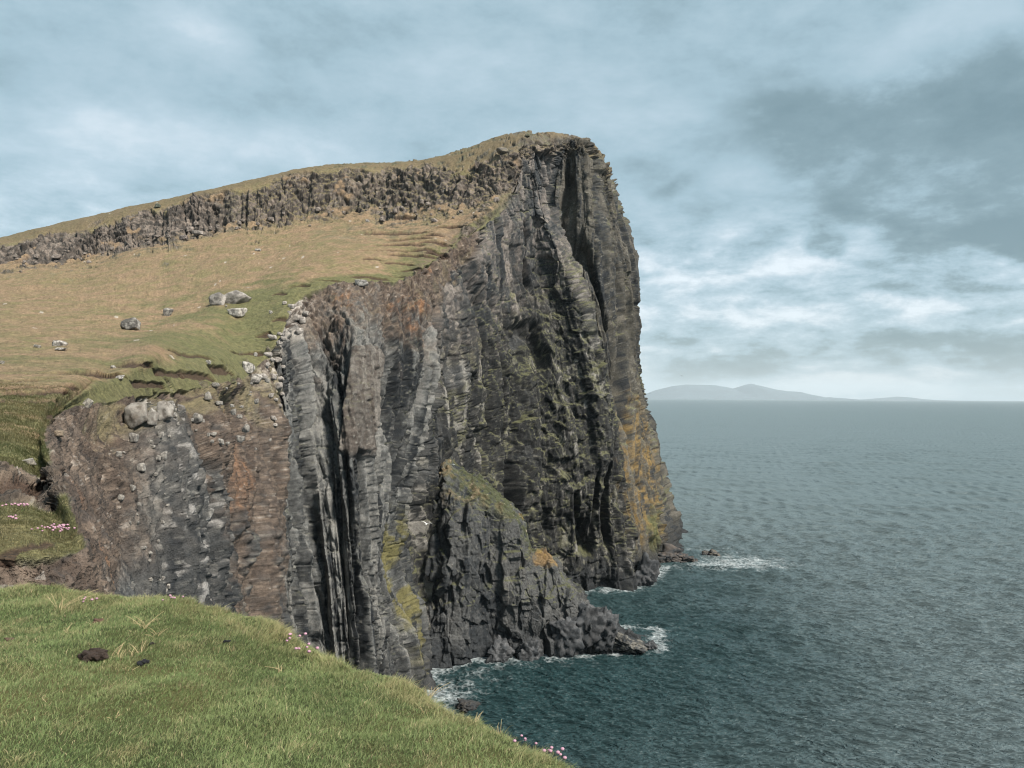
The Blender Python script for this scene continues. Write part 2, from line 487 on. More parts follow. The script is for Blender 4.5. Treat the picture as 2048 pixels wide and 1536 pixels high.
# rock relief ---------------------------------------------------------------
disp = np.zeros(len(P), F32)
tone = np.zeros(len(P), F32)
idx = np.where(rock > 0.02)[0]
p = P[idx]
warp = np.stack([gnoise(p / 4, 31), gnoise(p / 4, 32), gnoise(p / 4, 33)], 1)
pw = p + 0.7 * warp + .16 * np.stack([gnoise(p / 1.1, 34), gnoise(p / 1.1, 35), gnoise(p / 1.1, 36)], 1)
h_ = hard[idx]
a2, e_, sc_, rb = zoneA2[idx], zoneE[idx], np.maximum.reduce([scarp, talus, outcrop])[idx], rubble[idx]
dist = np.clip(p[:, 1] / 105, 0.3, 1.2)
# strata lean a little on the grey face
# joints follow the face: distance along the coast, height
jm = int(np.argmin(np.abs(vs - 2.6)))
along = np.concatenate([[0], np.cumsum(np.linalg.norm(np.diff(B[:, jm, :2], axis=0), axis=1))])
kb_ = int(np.searchsorted(us, 15.75))
c0_ = along[kb_]
str_ = (.72 * p[:, 0] + .69 * p[:, 1])
ref_ = .72 * B[kb_, jm, 0] + .69 * B[kb_, jm, 1]
sg = np.where(uu[idx] > 15.75, c0_ + str_ - ref_, np.repeat(along, nv)[idx]).astype(F32)
wv_ = .9 * (1 - .75 * a2) * gnoise(p / V3_(5, 18), 37) + .20 * gnoise(p / V3_(1.2, 3.5), 38)
px_ = np.stack([sg + wv_ + .10 * (p[:, 2] - 30) * a2, 0.12 * p[:, 1], p[:, 2] + .8 * gnoise(p / 3.0, 39)], 1).astype(F32)
big = 4.4 * gnoise(px_ / np.array([12, 12, 60], F32), 41) + 2.8 * gnoise(px_ / np.array([5.5, 5.5, 32], F32), 42) - 3.2 * np.exp(-(gnoise(px_ / np.array([7, 7, 55], F32), 43) / .08) ** 2) * sst(.1, .4, gnoise(px_ / 14, 44) + .3)
big *= dist * (1 - 0.85 * sc_) * (1 - .4 * a2)
def V3(a, b): return np.array([a, a, b], F32)
hB, tB, cB, eB = facet(px_ / V3(3.4, 9.0), 51, True, .45, .16)
hS, tS, cS, eS = facet(px_ / V3(1.9, 26.0), 52, True, .2, .25)
hM, tM, cM, eM = facet(px_ / V3(1.35, 3.6), 53, True, .45, .25)
hT, tT, cT, eT = facet(px_ / V3(0.75, 9.0), 54, False, .2, .4)
hF, tF, cF, eF = facet((px_ + .12 * np.stack([gnoise(p / .7, 45)] * 3, 1)) / V3(0.6, 1.4), 55, False, .45, .4)
hR, tR, cR, eR = facet(pw / V3(1.5, 1.9), 56, True, 1.0)
hQ, tQ, cQ, eQ = facet(pw / V3(0.8, 0.75), 57, False, 1.0)
hN, tN, cN, eN = facet(px_ / V3(1.8, 2.6), 60, True, .85)
blocky = 2.6 * (hB - .5) + 2.2 * tB + 1.15 * (hM - .5) + 1.2 * tM + 0.22 * (hF - .5) + 0.45 * tF - .4 * (1 - sst(.0, .07, eB)) - .4 * (1 - sst(.0, .10, eM))
hG, tG, cG, eG = facet(px_ / V3(0.40, 3.4), 65, False, .3, .6)
slaty = .7 * (hM - .5) + .9 * tM + .9 * (hB - .5) + .9 * tB - .3 * (1 - sst(.0, .10, eM)) + .6 * (hG - .5) + .85 * tG + 2.3 * (hS - .5) + 1.6 * tS + 1.2 * (hT - .5) + 1.2 * tT - .8 * (1 - sst(.0, .10, eS)) + .15 * tF
tall = 2.2 * (hS - .5) + 1.3 * tS + .7 * (hT - .5) + .8 * tT + 1.0 * (hB - .5) + 0.5 * tB + 0.40 * (hM - .5) + 0.4 * tM + 0.2 * (hF - .5) + .3 * tF - .7 * (1 - sst(.0, .09, eS))
bould = .40 * (blocky + big * .1) + 0.9 * (hR - .5) + 1.0 * tR + 0.5 * np.minimum(eR, .5) + 0.5 * (hQ - .5) + 0.5 * tQ + 0.35 * np.minimum(eQ, .4) + 0.6 * (hB - .5)
d_ = blocky * (1 - a2) * (1 - e_) + slaty * a2 + tall * e_
d_ = d_ * (1 - sc_) + bould * (.45 + .75 * sst(-.45, .45, fbm(p / 11, 69, 3))) * sc_
rubl = 1.5 * (hN - .5) + 1.5 * tN + .5 * (hF - .5) + .5 * tF
d_ = d_ * (1 - rb * .6) + (rubl + 1.6 * rb) * rb * .6
hP, tP, cP, eP = facet(px_ / V3(.30, .75), 66, False, .9, .4)
n2_ = 1 - sst(62, 95, p[:, 1])
d_ = d_ * (1 - .45 * n2_) + n2_ * (1 - .65 * soft[idx]) * (1.0 * (hP - .5) + 1.1 * tP)
clod = fbm(p / V3_(.55, .7), 70, 5, .65)
d_ *= 1 + .45 * sst(24.0, 25.0, uu[idx])
d_ *= 1 + .35 * sst(21.5, 22.5, uu[idx]) * sst(6, 7, vv[idx])
fine = 0.14 * fbm(pw / 0.9, 61, 4, 0.6) + .13 * fbm(px_ / V3(.45, 2.2), 64, 3, .6)
near = np.clip(p[:, 1] / 100, 0.22, 1)
dd_soft = 1.5 * fbm(pw / V3(2.4, 6.5), 62, 6, 0.62) + 0.35 * np.maximum(hQ - .72, 0) * np.minimum(eQ * 4, 1)
dd_soft += sst(30, 18, p[:, 1]) * .35 * fbm(p / .45, 63, 4, .65)
dd_soft += n2_ * (.75 * clod + .55 * np.abs(gnoise(p / V3_(1.3, 2.2), 74)))
disp[idx] = (rock[idx] * ((d_ + big) * h_ * near + fine + dd_soft * soft[idx] * near * 1.2)).astype(F32)
t_ = .5 + 1.7 * (0.30 * cB + 0.35 * cM + 0.35 * cF - .5)
t_ = t_ * (1 - a2) + (.5 + 2.3 * (0.28 * cS + 0.34 * cT + 0.16 * cF + .22 * cG - .5)) * a2
t_ = t_ * (1 - np.maximum(sc_, rb)) + np.where(sc_ > rb, 0.55 * cR + 0.45 * cQ, .55 * cN + .45 * cF) * np.maximum(sc_, rb)
uq = uu[idx] + .18 * gnoise(p / V3_(6, 12), 67)
vq = vv[idx]
ribs = 2.6 * np.exp(-((uq - 6.55) / .42) ** 2) - 2.4 * np.exp(-((uq - 5.45) / .45) ** 2) + 1.6 * np.exp(-((uq - 7.7) / .35) ** 2) - 2.6 * np.exp(-((uq - 8.55) / .38) ** 2) + 1.8 * np.exp(-((uq - 9.3) / .22) ** 2) - 1.2 * np.exp(-((uq - 7.15) / .2) ** 2)
ribs *= sst(.2, 1.0, vq) * (1 - sst(4.2, 4.9, vq)) * np.clip(p[:, 1] / 60, .5, 1.2)
disp[idx] += (ribs + .9 * (gnoise(p / V3_(2.6, 7), 68)) * n2_ * sst(4.5, 5.5, uu[idx]) * below_edge[idx]).astype(F32)
t_ = t_ * (1 - .5 * n2_) + .5 * n2_ * cP
t_ = t_ * (1 - e_) + e_ * (.5 + 1.7 * (.35 * cS + .3 * cT + .35 * cF - .5))
tone[idx] = t_

# brown freestanding pillar on the grey face
pil = at(708, 800, 103.0)
dx = np.abs(P[:, 0] - pil[0] - 0.02 * (P[:, 2] - pil[2])) / 2.05
dz = np.abs(P[:, 2] - pil[2]) / 7.4
pillar = (1 - sst(0.85, 1.0, dx + 0.13 * wob2)) * (1 - sst(0.9, 1.02, dz + 0.2 * wob2 + .12 * wob)) * (rock > .3) * (np.abs(P[:, 1] - 105) < 9)
hK, tK, cK, eK = facet(P / V3(1.1, .8), 58)
disp = disp * (1 - .8 * pillar).astype(F32) + (pillar * (.9 + .5 * (hK - .5) + .35 * tK + .18 * fbm(P / .8, 59, 4, .6))).astype(F32)

# turf relief ----------------------------------------------------------------
turf = 1 - rock
tw = np.clip(P[:, 1] / 120, 0.12, 1.0)
disp += (turf * tw * (0.55 * fbm(P / 7.0, 71, 4) + 0.20 * fbm(P / 1.6, 72, 4, .6))).astype(F32)
disp += (turf * (P[:, 1] < 70) * 0.08 * fbm(P / 0.5, 73, 3, .6)).astype(F32)

# peat scars: short banks where the turf has torn, seen as dark lens shapes
SCARS = [(160, 745, 46, 42, 11), (275, 727, 53, 75, 7), (375, 711, 66, 32, 6), (445, 741, 74, 30, 9), (508, 704, 88, 26, 6),
         (25, 762, 40, 30, 8), (95, 775, 38, 30, 7), (35, 785, 33, 45, 9), (110, 800, 33, 35, 7), (95, 842, 22.5, 30, 7), (95, 1088, 10.2, 28, 8),
         (600, 572, 121, 24, 4), (795, 436, 187, 45, 6), (790, 467, 168, 75, 5), (860, 470, 168, 30, 4), (820, 478, 163, 50, 4), (800, 489, 158, 55, 4),
         (850, 500, 152, 50, 4), (770, 500, 150, 45, 4), (830, 512, 148, 55, 4), (870, 485, 166, 35, 4), (745, 519, 143, 25, 3), (800, 528, 142, 35, 3.5), (830, 540, 138, 30, 3),
         (62, 988, 13.2, 60, 20), (660, 562, 122, 30, 3), (740, 557, 126, 40, 3.5), (785, 553, 134, 30, 3), (900, 455, 174, 40, 4), (880, 510, 156, 30, 4), (560, 590, 113, 20, 3), (560, 640, 107, 18, 4), (530, 668, 101, 22, 5),
         (340, 748, 60, 60, 7), (400, 752, 69, 45, 8), (300, 770, 52, 40, 7)]
scar = np.zeros(len(P), F32)
Bf = P.copy()
ppx, ppy = project(Bf.astype(float))
for (sx, sy, sY, rx, ry) in SCARS:
    near_i = np.where((np.abs(ppx - sx) < 2.5) & (np.abs(ppy - sy) < 2.5) & (vv > 4.0) & (vv < 11) & (np.abs(P[:, 1] - sY) < 0.35 * sY))[0]
    c = P[near_i[np.argmin(np.hypot(ppx[near_i] - sx, ppy[near_i] - sy))]] if len(near_i) else at(sx, sy, sY).astype(F32)
    ax, az = rx / FPX * c[1], ry * (1.3 if sY > 100 else 1.1) / FPX * c[1]
    q = np.where((np.abs(P[:, 0] - c[0]) < ax * 1.4) & (np.abs(P[:, 2] - c[2]) < az * 3) & (np.abs(P[:, 1] - c[1]) < max(4, ax * 1.2)))[0]
    if not len(q): continue
    ex = (P[q, 0] - c[0]) / ax
    ez = (P[q, 2] - c[2] + az * 0.7 * (ex ** 2 - .3) + az * .5 * gnoise(P[q] / (ax * .5 + .2), 77)) / az
    e = np.sqrt(ex ** 2 + ez ** 2)
    s = 1 - sst(0.8, 1.05, e + 0.25 * wob2[q])
    scar[q] = np.maximum(scar[q], s)
    disp[q] -= (s * az * 0.9).astype(F32)
scar *= (vv > 4.6)

P2 = P + Nf * disp[:, None]
N2 = grid_normals(P2.reshape(nu, nv, 3)).reshape(-1, 3).astype(F32)

def blob(px, py, Y, r): 
    c = at(px, py, Y)
    return np.exp(-(((P - c) ** 2).sum(1)) / (r * r))


# colours ---------------------------------------------------------------------
w3 = fbm(P / 0.7, 81, 4, .6)
w4 = fbm(P / np.array([30, 30, 30], F32), 83, 3)
t = np.clip(tone + 0.34 * w3 + 0.10 * wob, 0, 1)
dark, midc, light = np.array([.030, .034, .038], F32), np.array([.085, .085, .083], F32), np.array([.235, .220, .198], F32)
rc = mixc(np.repeat(dark[None], len(P), 0), midc, sst(.12, .5, t))
rc = mixc(rc, light, sst(.55, .92, t))
zA2 = zoneA2 * below_edge
rc = mixc(rc, np.array([.165, .168, .162], F32), zA2 * .5 * sst(.25, .7, t))
rc = rc * (1 - .30 * zA2 * (1 - sst(.35, .75, t)))[:, None]
dk_ = sst(15.3, 16.3, uu) * (1 - .7 * zoneE) * (1 - sst(3.4, 4.8, vv + .5 * wob)) * sst(-.7, -.1, wob + .5 * w4 + .1)
rc = rc * (1 - (.66 * dk_ * (1 - sst(.62, .95, t)))[:, None])
rc = mixc(rc, np.array([.115, .112, .060], F32), dk_ * sst(.5, .8, t) * sst(-.1, .4, wob2 + .3 * w3) * .6)
# pinkish weathered upper rock, olive columns, dark wet foot
up = sst(3.2, 4.6, vv + .5 * wob) * sst(15.5, 16.8, uu) * (1 - .6 * zoneE)
rc = mixc(rc, np.array([.205, .162, .142], F32), up * .5 * sst(.35, .8, t))
scc = np.clip(np.maximum(scarp, talus), 0, 1)
rc = mixc(rc, mixc(np.repeat(np.array([.050, .041, .034], F32)[None], len(P), 0), np.array([.225, .180, .148], F32), sst(.3, .85, t)), scc * .85)
rc = mixc(rc, np.array([.095, .085, .064], F32), zoneE * .65 * sst(.2, .6, t))
rc *= (.90 - .12 * zoneE)[:, None]
rc = mixc(rc, np.array([.125, .098, .078], F32) , pillar.astype(F32) * .5)
rc *= (1 - .25 * pillar * (1 - sst(.02, .12, eK)) + pillar * .5 * (cK - .5))[:, None].astype(F32)
stt = blob(268, 1140, 30.5, 2.6) * below_edge
rc = mixc(rc, np.array([.030, .031, .033], F32), sst(.15, .6, stt + .2 * wob2 * (stt > .05)) * .8)
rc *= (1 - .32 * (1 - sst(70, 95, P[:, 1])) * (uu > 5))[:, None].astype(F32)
pst = sst(.86, .94, tone + .08 * w3) * (uu > 5.2) * (uu < 10) * (P[:, 1] < 92)
rc = mixc(rc, np.array([.30, .275, .245], F32), pst * .75)
# ledges with turf and moss
led = sst(.42, .70, N2[:, 2] + .22 * wob2) * sst(-.25, .2, wob + .4 * w3 + .25 * rubble) * (P2[:, 2] > 7 + 4 * wob)
led = np.maximum(led, (scarp > .3) * sst(.42, .68, N2[:, 2] + .35 * wob2) * sst(-.5, .0, wob + .4 * wob2))
led = np.maximum(led, rubble * sst(.35, .65, N2[:, 2] + .5 * wob2) * sst(-.2, .2, wob + .3 * w4) * .55) * (1 - soft) * sst(8, 9.5, uu)
rc = mixc(rc, np.array([.105, .105, .050], F32), led * .7 * (1 - zA2 * .6))
rc = mixc(rc, np.array([.150, .118, .066], F32), led * (scarp > .3) * .8)
# soil
sc1, sc2, sc3 = np.array([.085, .060, .045], F32), np.array([.165, .124, .095], F32), np.array([.240, .120, .060], F32)
so = mixc(np.repeat(sc1[None] * .85, len(P), 0), sc2, sst(-.3, .5, w3 + .5 * fbm(P / V3(.9, 3.0), 89, 4, .6)))
so = mixc(so, np.array([.150, .130, .075], F32), sst(-.05, .3, wob2 + .5 * w3 - .12) * sst(3.8, 4.5, vv + .3 * wob) * (uu > 5) * (1 - .6 * sst(11, 12, uu)) * .85)
vst = fbm(P / V3(1.0, 4.0), 88, 5, .6)
org = blob(825, 625, 125, 5.0) + .8 * blob(690, 610, 117, 3.0) + .7 * blob(860, 680, 124, 3.5) + .8 * blob(865, 540, 142, 4)
org2 = blob(480, 890, 77, 5.0) + .9 * blob(475, 960, 77, 4.5) + .7 * blob(420, 870, 66, 3.0) + .6 * blob(430, 900, 70, 4.0)
org3 = blob(140, 990, 18.8, .9) + blob(170, 1040, 18, .9) + blob(190, 1090, 18.4, 1.0) + blob(205, 1140, 17, .8) + blob(215, 1180, 16, .8) + .8 * blob(240, 1000, 32, 1.4)
orange = np.clip(sst(-.25, .45, vst) * sst(.25, .75, org + .5 * org2 + .35 * wob2 * (org + org2 > .1)) * .8 + sst(.2, .7, org3 + .3 * w3 * (org3 > .1)) * 1.3 + sst(.3, .8, org2 + .45 * wob2 * (org2 > .1)) * 1.0, 0, 1)
orange = orange * (.25 + .75 * sst(-.45, .45, .8 * vst + .7 * w3 + .5 * wob2)) * np.where(P[:, 1] < 92, .62, 1)
so = mixc(so, sc3, orange * .95)
pebb = sst(.50, .62, f01(re((tone * 65535).astype(U), 9)))
so = mixc(so, np.array([.33, .29, .25], F32), (w3 > .42) * .55)
sp = fbm(P / V3_(.22, .25), 94, 3, .6)
so = mixc(so, np.array([.28, .25, .22], F32), sst(.38, .5, sp) * .6 * (P[:, 1] < 95))
so = mixc(so, np.array([.045, .034, .028], F32), sst(.25, .45, -sp) * .6)
rc = mixc(rc, so, np.clip(soft * (.88 + .45 * w3 + .3 * vst), 0, .95))
gs_ = sst(4.1, 4.6, vv + .3 * wob2) * sst(5, 5.8, uu) * (1 - sst(10.2, 10.8, uu)) * sst(-.3, .1, wob2 + .5 * w3) * below_edge
rc = mixc(rc, np.array([.165, .138, .080], F32), gs_ * .85)
# pale stones near the lip of the face
lip = sst(4.35, 4.8, vv + .25 * wob2) * below_edge * sst(8.5, 10, uu) * (1 - sst(12.0, 12.6, uu)) * sst(-.15, .25, w3 + .2 * wob2)
rc = mixc(rc, np.array([.42, .38, .34], F32), lip * .8)
lip2 = (sst(6.0, 6.5, uu) * (1 - sst(7.3, 8.2, uu))) * sst(.15, .35, w3) * below_edge * (soft < .6)
rc = mixc(rc, np.array([.33, .31, .29], F32), lip2 * .7)
# lichen flecks and mineral streaks
fl = sst(.30, .5, fbm(P / V3_(.30, .55), 92, 3, .6)) * rock * (1 - soft)
rc = mixc(rc, np.array([.26, .245, .215], F32), fl * .5 * (1 - .5 * dk_))
fd = sst(.22, .5, fbm(P / V3_(.35, 1.6), 93, 3, .6)) * rock
rc = mixc(rc, np.array([.030, .032, .034], F32), fd * .55)
# ochre lichen at the seaward foot
oc = zoneE * blob(1290, 930, 214, 19.0) * 1.2 + zoneE * blob(1300, 1010, 214, 10) + blob(1262, 980, 198, 13) + .6 * blob(1280, 900, 205, 9)
och = np.clip(sst(.2, .9, oc + .6 * wob2 * (oc > .12)), 0, 1) * sst(-.15, .4, vst + .3 * w3)
rc = mixc(rc, np.array([.215, .140, .050], F32), och * .8)
gl = blob(1320, 1060, 210, 8)
rc = mixc(rc, np.array([.10, .105, .04], F32), sst(.2, .7, gl + .4 * wob2 * (gl > .1)) * .7)
wet = 1 - sst(2.5, 8.5, P2[:, 2] + 3 * wob)
rc = mixc(rc, np.array([.022, .024, .026], F32), wet * .8)
# mossy rib at the right foot of the grey face
rib = sst(14.55, 14.9, uu + .15 * wob2) * (1 - sst(15.25, 15.4, uu)) * (1 - sst(2.2, 2.8, vv + .3 * wob2)) * (P2[:, 2] > 2)
rc = mixc(rc, np.array([.135, .120, .050], F32), rib * sst(-.1, .35, wob2 + .5 * w3 + .15) * .95)
# turf: dry straw pasture, greener towards the broken edges and in hollows
tan, grn, olive = np.array([.225, .155, .095], F32), np.array([.106, .108, .047], F32), np.array([.160, .135, .066], F32)
edge_prox = 1 - sst(5.4, 8.9, vv + .9 * wob)
gr = np.clip(edge_prox * 1.25 + .45 * wob + .35 * w4 + .5 * blob(820, 520, 148, 14) + .4 * blob(560, 600, 116, 12) + .55 * blob(470, 640, 106, 20) + .5 * blob(350, 690, 78, 14) + .5 * blob(150, 720, 52, 10), 0, 1)
rim = sst(14.2, 15.4, uu + .3 * wob2) * (1 - sst(17.8, 18.8, uu)) * sst(4.9, 5.3, vv) * (1 - sst(8.0, 9.4, vv + .4 * wob)) * sst(-.25, .2, wob2 + .4 * w3)
gr = np.where(P[:, 1] < 30, np.clip(.75 + .6 * wob2, 0, 1), gr)
tc_ = mixc(np.repeat(tan[None], len(P), 0), olive, sst(-.45, .55, wob2 + .5 * wob) * .95)
tc_ = mixc(tc_, grn, sst(.25, .85, gr + .35 * wob2) * .85)
tc_ = mixc(tc_, np.array([.150, .108, .078], F32), rim * .8)
tc_ *= (1 + .30 * w3 + .30 * fbm(P / .28, 85, 3))[:, None]
top = sst(10.8, 11.4, vv)
tc_ = mixc(tc_, np.array([.128, .102, .060], F32), top * .8)
tc_ = mixc(tc_, np.array([.07, .06, .03], F32), sst(.28, .5, fbm(P / .55, 86, 4, .65)) * .5 * (P[:, 1] > 25))
stones = (f01(hsh(np.floor(P[:, 0] / .5), np.floor(P[:, 1] / .5), np.floor(P[:, 2] / .5), 5)) > .9985) & (vv > 5) & (P[:, 1] > 60)
tc_[stones] = np.array([.38, .34, .29], F32)
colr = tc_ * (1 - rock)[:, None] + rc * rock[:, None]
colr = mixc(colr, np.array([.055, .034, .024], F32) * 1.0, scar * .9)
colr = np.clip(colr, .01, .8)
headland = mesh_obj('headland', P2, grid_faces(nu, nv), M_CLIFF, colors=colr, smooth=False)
tag(headland, kind='structure')
headland['label'] = 'tall dark basalt headland with a sloping pasture on top'
HX, HY = project(P2.astype(float))


def on_land(px, py, r=2.5, Ymax=1e9):
    q = np.where((np.abs(HX - px) < r) & (np.abs(HY - py) < r) & (P2[:, 1] < Ymax))[0]
    if not len(q):
        return None, None
    j = q[np.argmin(P2[q, 1])]
    return P2[j].astype(float), Nf[j].astype(float)


# ----------------------------------------------------------------------------
# PROMONTORY: the low ridge running out into the water
# ----------------------------------------------------------------------------
def wl(px, py):            # a waterline pixel -> plan position, sunk below the surface
    a = at(px, py, 100.0)
    s = H / (H - a[2])
    return np.array([a[0] * s, a[1] * s, -2.5])


PR = []
for (fx, fy, mx, my, mY, tx, ty, tY, rx, ry, rY) in [
    (835, 1345, 840, 1150, 136, 855, 960, 139, 868, 842, 147),
    (905, 1330, 903, 1180, 131, 905, 1010, 133, 912, 925, 141),
    (965, 1322, 962, 1180, 132.5, 962, 1018, 134.5, 968, 962, 141),
    (1040, 1318, 1045, 1190, 133.5, 1046, 1065, 135.5, 1044, 1030, 140),
    (1080, 1316, 1076, 1230, 134, 1066, 1125, 136, 1066, 1098, 140),
    (1112, 1314, 1110, 1245, 134.5, 1105, 1135, 136.5, 1105, 1108, 140),
    (1150, 1311, 1150, 1250, 135, 1149, 1198, 137, 1150, 1180, 140.5),
    (1200, 1307, 1200, 1268, 135.5, 1202, 1236, 137.5, 1204, 1222, 140.5),
    (1245, 1302, 1245, 1290, 136.5, 1244, 1280, 138, 1246, 1273, 140.5),
    (1285, 1299, 1282, 1296, 137.5, 1280, 1293, 138.5, 1280, 1288, 140.5),
    (1318, 1298, 1316, 1300, 138.5, 1314, 1300, 139, 1312, 1301, 140)]:
    f_, m_, t1, r1 = wl(fx, fy), at(mx, my, mY), at(tx, ty, tY), at(rx, ry, rY)
    b1 = r1 + np.array([1.5, 6, -r1[2] * .55])
    b2 = np.array([r1[0] + 2.5, r1[1] + 11, -2.5])
    PR.append([f_, m_, t1, r1, b1, b2])
PR = np.array(PR)
pu = samples(PR, 0, 1.6, lo=14)
pv = samples(PR, 1, 1.6, lo=14)
pv = np.unique(np.concatenate([pv, np.linspace(3, 5, 50)]))
Q = np.swapaxes(pchip(np.swapaxes(pchip(PR, pu), 0, 1), pv), 0, 1)
nQ = grid_normals(Q).reshape(-1, 3).astype(F32)
qu, qv = [a.ravel().astype(F32) for a in np.meshgrid(pu, pv, indexing='ij')]
Q1 = Q.reshape(-1, 3).astype(F32)
sh = Q.shape
qw = Q1 + .5 * np.stack([gnoise(Q1 / 3, 131), gnoise(Q1 / 3, 132), gnoise(Q1 / 3, 133)], 1)
o1, o2 = fbm(Q1 / 6, 134, 4), fbm(Q1 / 1.2, 135, 4, .6)
hB, tB, cB, eB = facet(qw / V3(3.6, 7.5), 151, True, .45, .05)
hM, tM, cM, eM = facet(qw / V3(1.7, 2.6), 153, True, .6, .06)
hF, tF, cF, eF = facet(qw / V3(.7, 1.0), 155, False, .5, .1)
hQ, tQ, cQ, eQ = facet(qw / V3(.9, .8), 157, False, 1.0)
grassy = sst(1.9, 2.5, qv + .3 * o1 + .2 * o2) * (1 - sst(3.9, 4.3, qu + .2 * o2)) * (qv < 4)
ends = sst(0, .5, qu)
dq = (2.2 * (hB - .5) + 1.5 * tB + 1.1 * (hM - .5) + 1.0 * tM + .3 * (hF - .5) + .3 * tF + 1.2 * gnoise(Q1 / V3(6, 20), 158)) * (1 - .75 * grassy) + .5 * (hQ - .5) * grassy + .15 * o2
dq *= 1 - .55 * sst(7.5, 9.5, qu)
Q2 = Q1 + nQ * dq[:, None]
nq2 = grid_normals(Q2.reshape(sh)).reshape(-1, 3)
tq = np.clip(.42 * cB + .33 * cM + .25 * cF + .25 * o2, 0, 1)
cq = mixc(np.repeat(dark[None], len(Q2), 0), midc * 1.1, sst(.15, .6, tq))
cq = mixc(cq, light * .75, sst(.6, .95, tq) * .8)
cq = mixc(cq, np.array([.22, .205, .18], F32), sst(.30, .5, fbm(Q1 / V3(.3, .5), 163, 3, .6)) * .45)
cq = mixc(cq, np.array([.028, .030, .032], F32), sst(.22, .5, fbm(Q1 / V3(.35, 1.4), 164, 3, .6)) * .5)
cq = mixc(cq, np.array([.095, .098, .038], F32), sst(.45, .7, nq2[:, 2] + .2 * o2) * sst(-.3, .2, o1) * (Q2[:, 2] > 9) * .7)
gcol = mixc(np.repeat(np.array([.058, .063, .032], F32)[None], len(Q2), 0), np.array([.150, .112, .068], F32), sst(-.1, .5, o1 + .6 * o2 + .5 * (1 - qu * .8)))
gcol = mixc(gcol, np.array([.26, .22, .17], F32), sst(.35, .5, o2) * .7)
gk = grassy * sst(-.35, .1, o2 + .4 * o1)
cq = cq * .85
cq = cq * (1 - gk[:, None]) + gcol * gk[:, None]
oq = np.exp(-((Q2 - at(1100, 1118, 139)) ** 2).sum(1) / 4.0) + .7 * np.exp(-((Q2 - at(1040, 1034, 139)) ** 2).sum(1) / 1.2) + .5 * np.exp(-((Q2 - at(1070, 1112, 138)) ** 2).sum(1) / 5.0)
cq = mixc(cq, np.array([.32, .18, .045], F32), sst(.25, .7, oq + .5 * o2 * (oq > .1)) * .4)
cq = mixc(cq, np.array([.024, .027, .030], F32), (1 - sst(2, 6.5, Q2[:, 2] + 3 * o1)) * .75)
prom = mesh_obj('promontory', Q2, grid_faces(sh[0], sh[1]), M_CLIFF, colors=np.clip(cq, .01, .8))
tag(prom, kind='structure')

# ----------------------------------------------------------------------------
# FOREGROUND TURF BANK
# ----------------------------------------------------------------------------
E = np.array([(-16, 9.5, -1.35), (-9, 8.2, -1.5), (-6.5, 7.5, -1.66), (-4.66, 7.0, -1.75), (-3.4, 6.7, -1.74), (-2.9, 6.6, -1.70), (-2.55, 6.5, -1.74), (-2.0, 6.25, -1.83), (-1.64, 5.96, -1.97),
              (-1.25, 5.8, -1.99), (-0.9, 5.7, -2.0), (-0.6, 5.4, -2.03), (-0.41, 5.14, -2.05), (-.08, 4.87, -2.1), (.3, 4.47, -2.15), (.75, 3.6, -2.2), (1.3, 2.4, -2.2), (1.9, .5, -2.1), (2.6, -4, -2)])
E[:, 2] -= 0.05                                      # leave room for the blades
I = np.stack([E[:, 0] * .5 - 2.2, np.full(len(E), -4.0), np.full(len(E), -1.62)], 1)
ts_in = np.linspace(0, 1, 150)
out_dir = np.stack([np.full(len(E), .55), np.full(len(E), .835), np.zeros(len(E))], 1)
rows = []
for t_ in ts_in:
    q = I + (E - I) * t_
    q[:, 2] = I[:, 2] + (E[:, 2] - I[:, 2]) * t_ ** 2.2
    rows.append(q)
for (o_, dz) in [(.06, -.02), (.13, -.07), (.2, -.16), (.27, -.3), (.34, -.5), (.42, -.8), (.55, -1.3), (.8, -2.2), (1.1, -3.6), (1.8, -7), (2.6, -14), (4, -30), (6, -44)]:
    rows.append(E + out_dir * o_ + np.array([0, 0, dz]))
G = np.array(rows)                                  # (rows, cols, 3)
gu = np.linspace(0, len(E) - 1, 500)
gv = np.concatenate([np.linspace(0, 100, 60), np.linspace(100, 149, 180)[1:], np.linspace(149, len(rows) - 1, 90)[1:]])
G = np.swapaxes(pchip(np.swapaxes(pchip(G, gv), 0, 1), gu), 0, 1)
Gn = grid_normals(np.swapaxes(G, 0, 1)).swapaxes(0, 1)
G1 = G.reshape(-1, 3).copy()
G1[:, 2] += H
g1f = G1.astype(F32)
gvv = np.repeat(gv, len(gu))
lump = .10 * fbm(g1f / 1.3, 201, 3) + .035 * fbm(g1f / .35, 202, 3)
face = sst(149, 153, gvv)
G1 = G1 + Gn.reshape(-1, 3) * (lump * (1 - .5 * face) + face * .25 * fbm(g1f / .8, 203, 4))[:, None]
gp = fbm(g1f / 1.1, 204, 4)
gc = mixc(np.repeat(np.array([.040, .048, .016], F32)[None], len(G1), 0), np.array([.085, .075, .030], F32), sst(-.2, .6, gp))
gc = mixc(gc, np.array([.075, .048, .032], F32), sst(152, 155, gvv).astype(F32))
gc = mixc(gc, np.array([.05, .05, .05], F32), sst(157, 159, gvv).astype(F32))
nr, ncg = G.shape[:2]
ground = mesh_obj('foreground_ground', G1, grid_faces(nr, ncg)[:, ::-1], M_TURF, colors=gc, smooth=True)
tag(ground, kind='structure')
GG = G1.reshape(nr, ncg, 3)
GX, GY = project(GG.reshape(-1, 3))


def on_turf(px, py, r=6):
    q = np.where((np.hypot(GX - px, GY - py) < r) & (gvv < 152) & (G1[:, 1] > 1))[0]
    if not len(q):
        q = np.array([np.argmin(np.hypot(GX - px, GY - py) + 1e6 * ((gvv > 152) | (G1[:, 1] < 1)))])
    return G1[q[np.argmin(np.hypot(GX[q] - px, GY[q] - py))]]


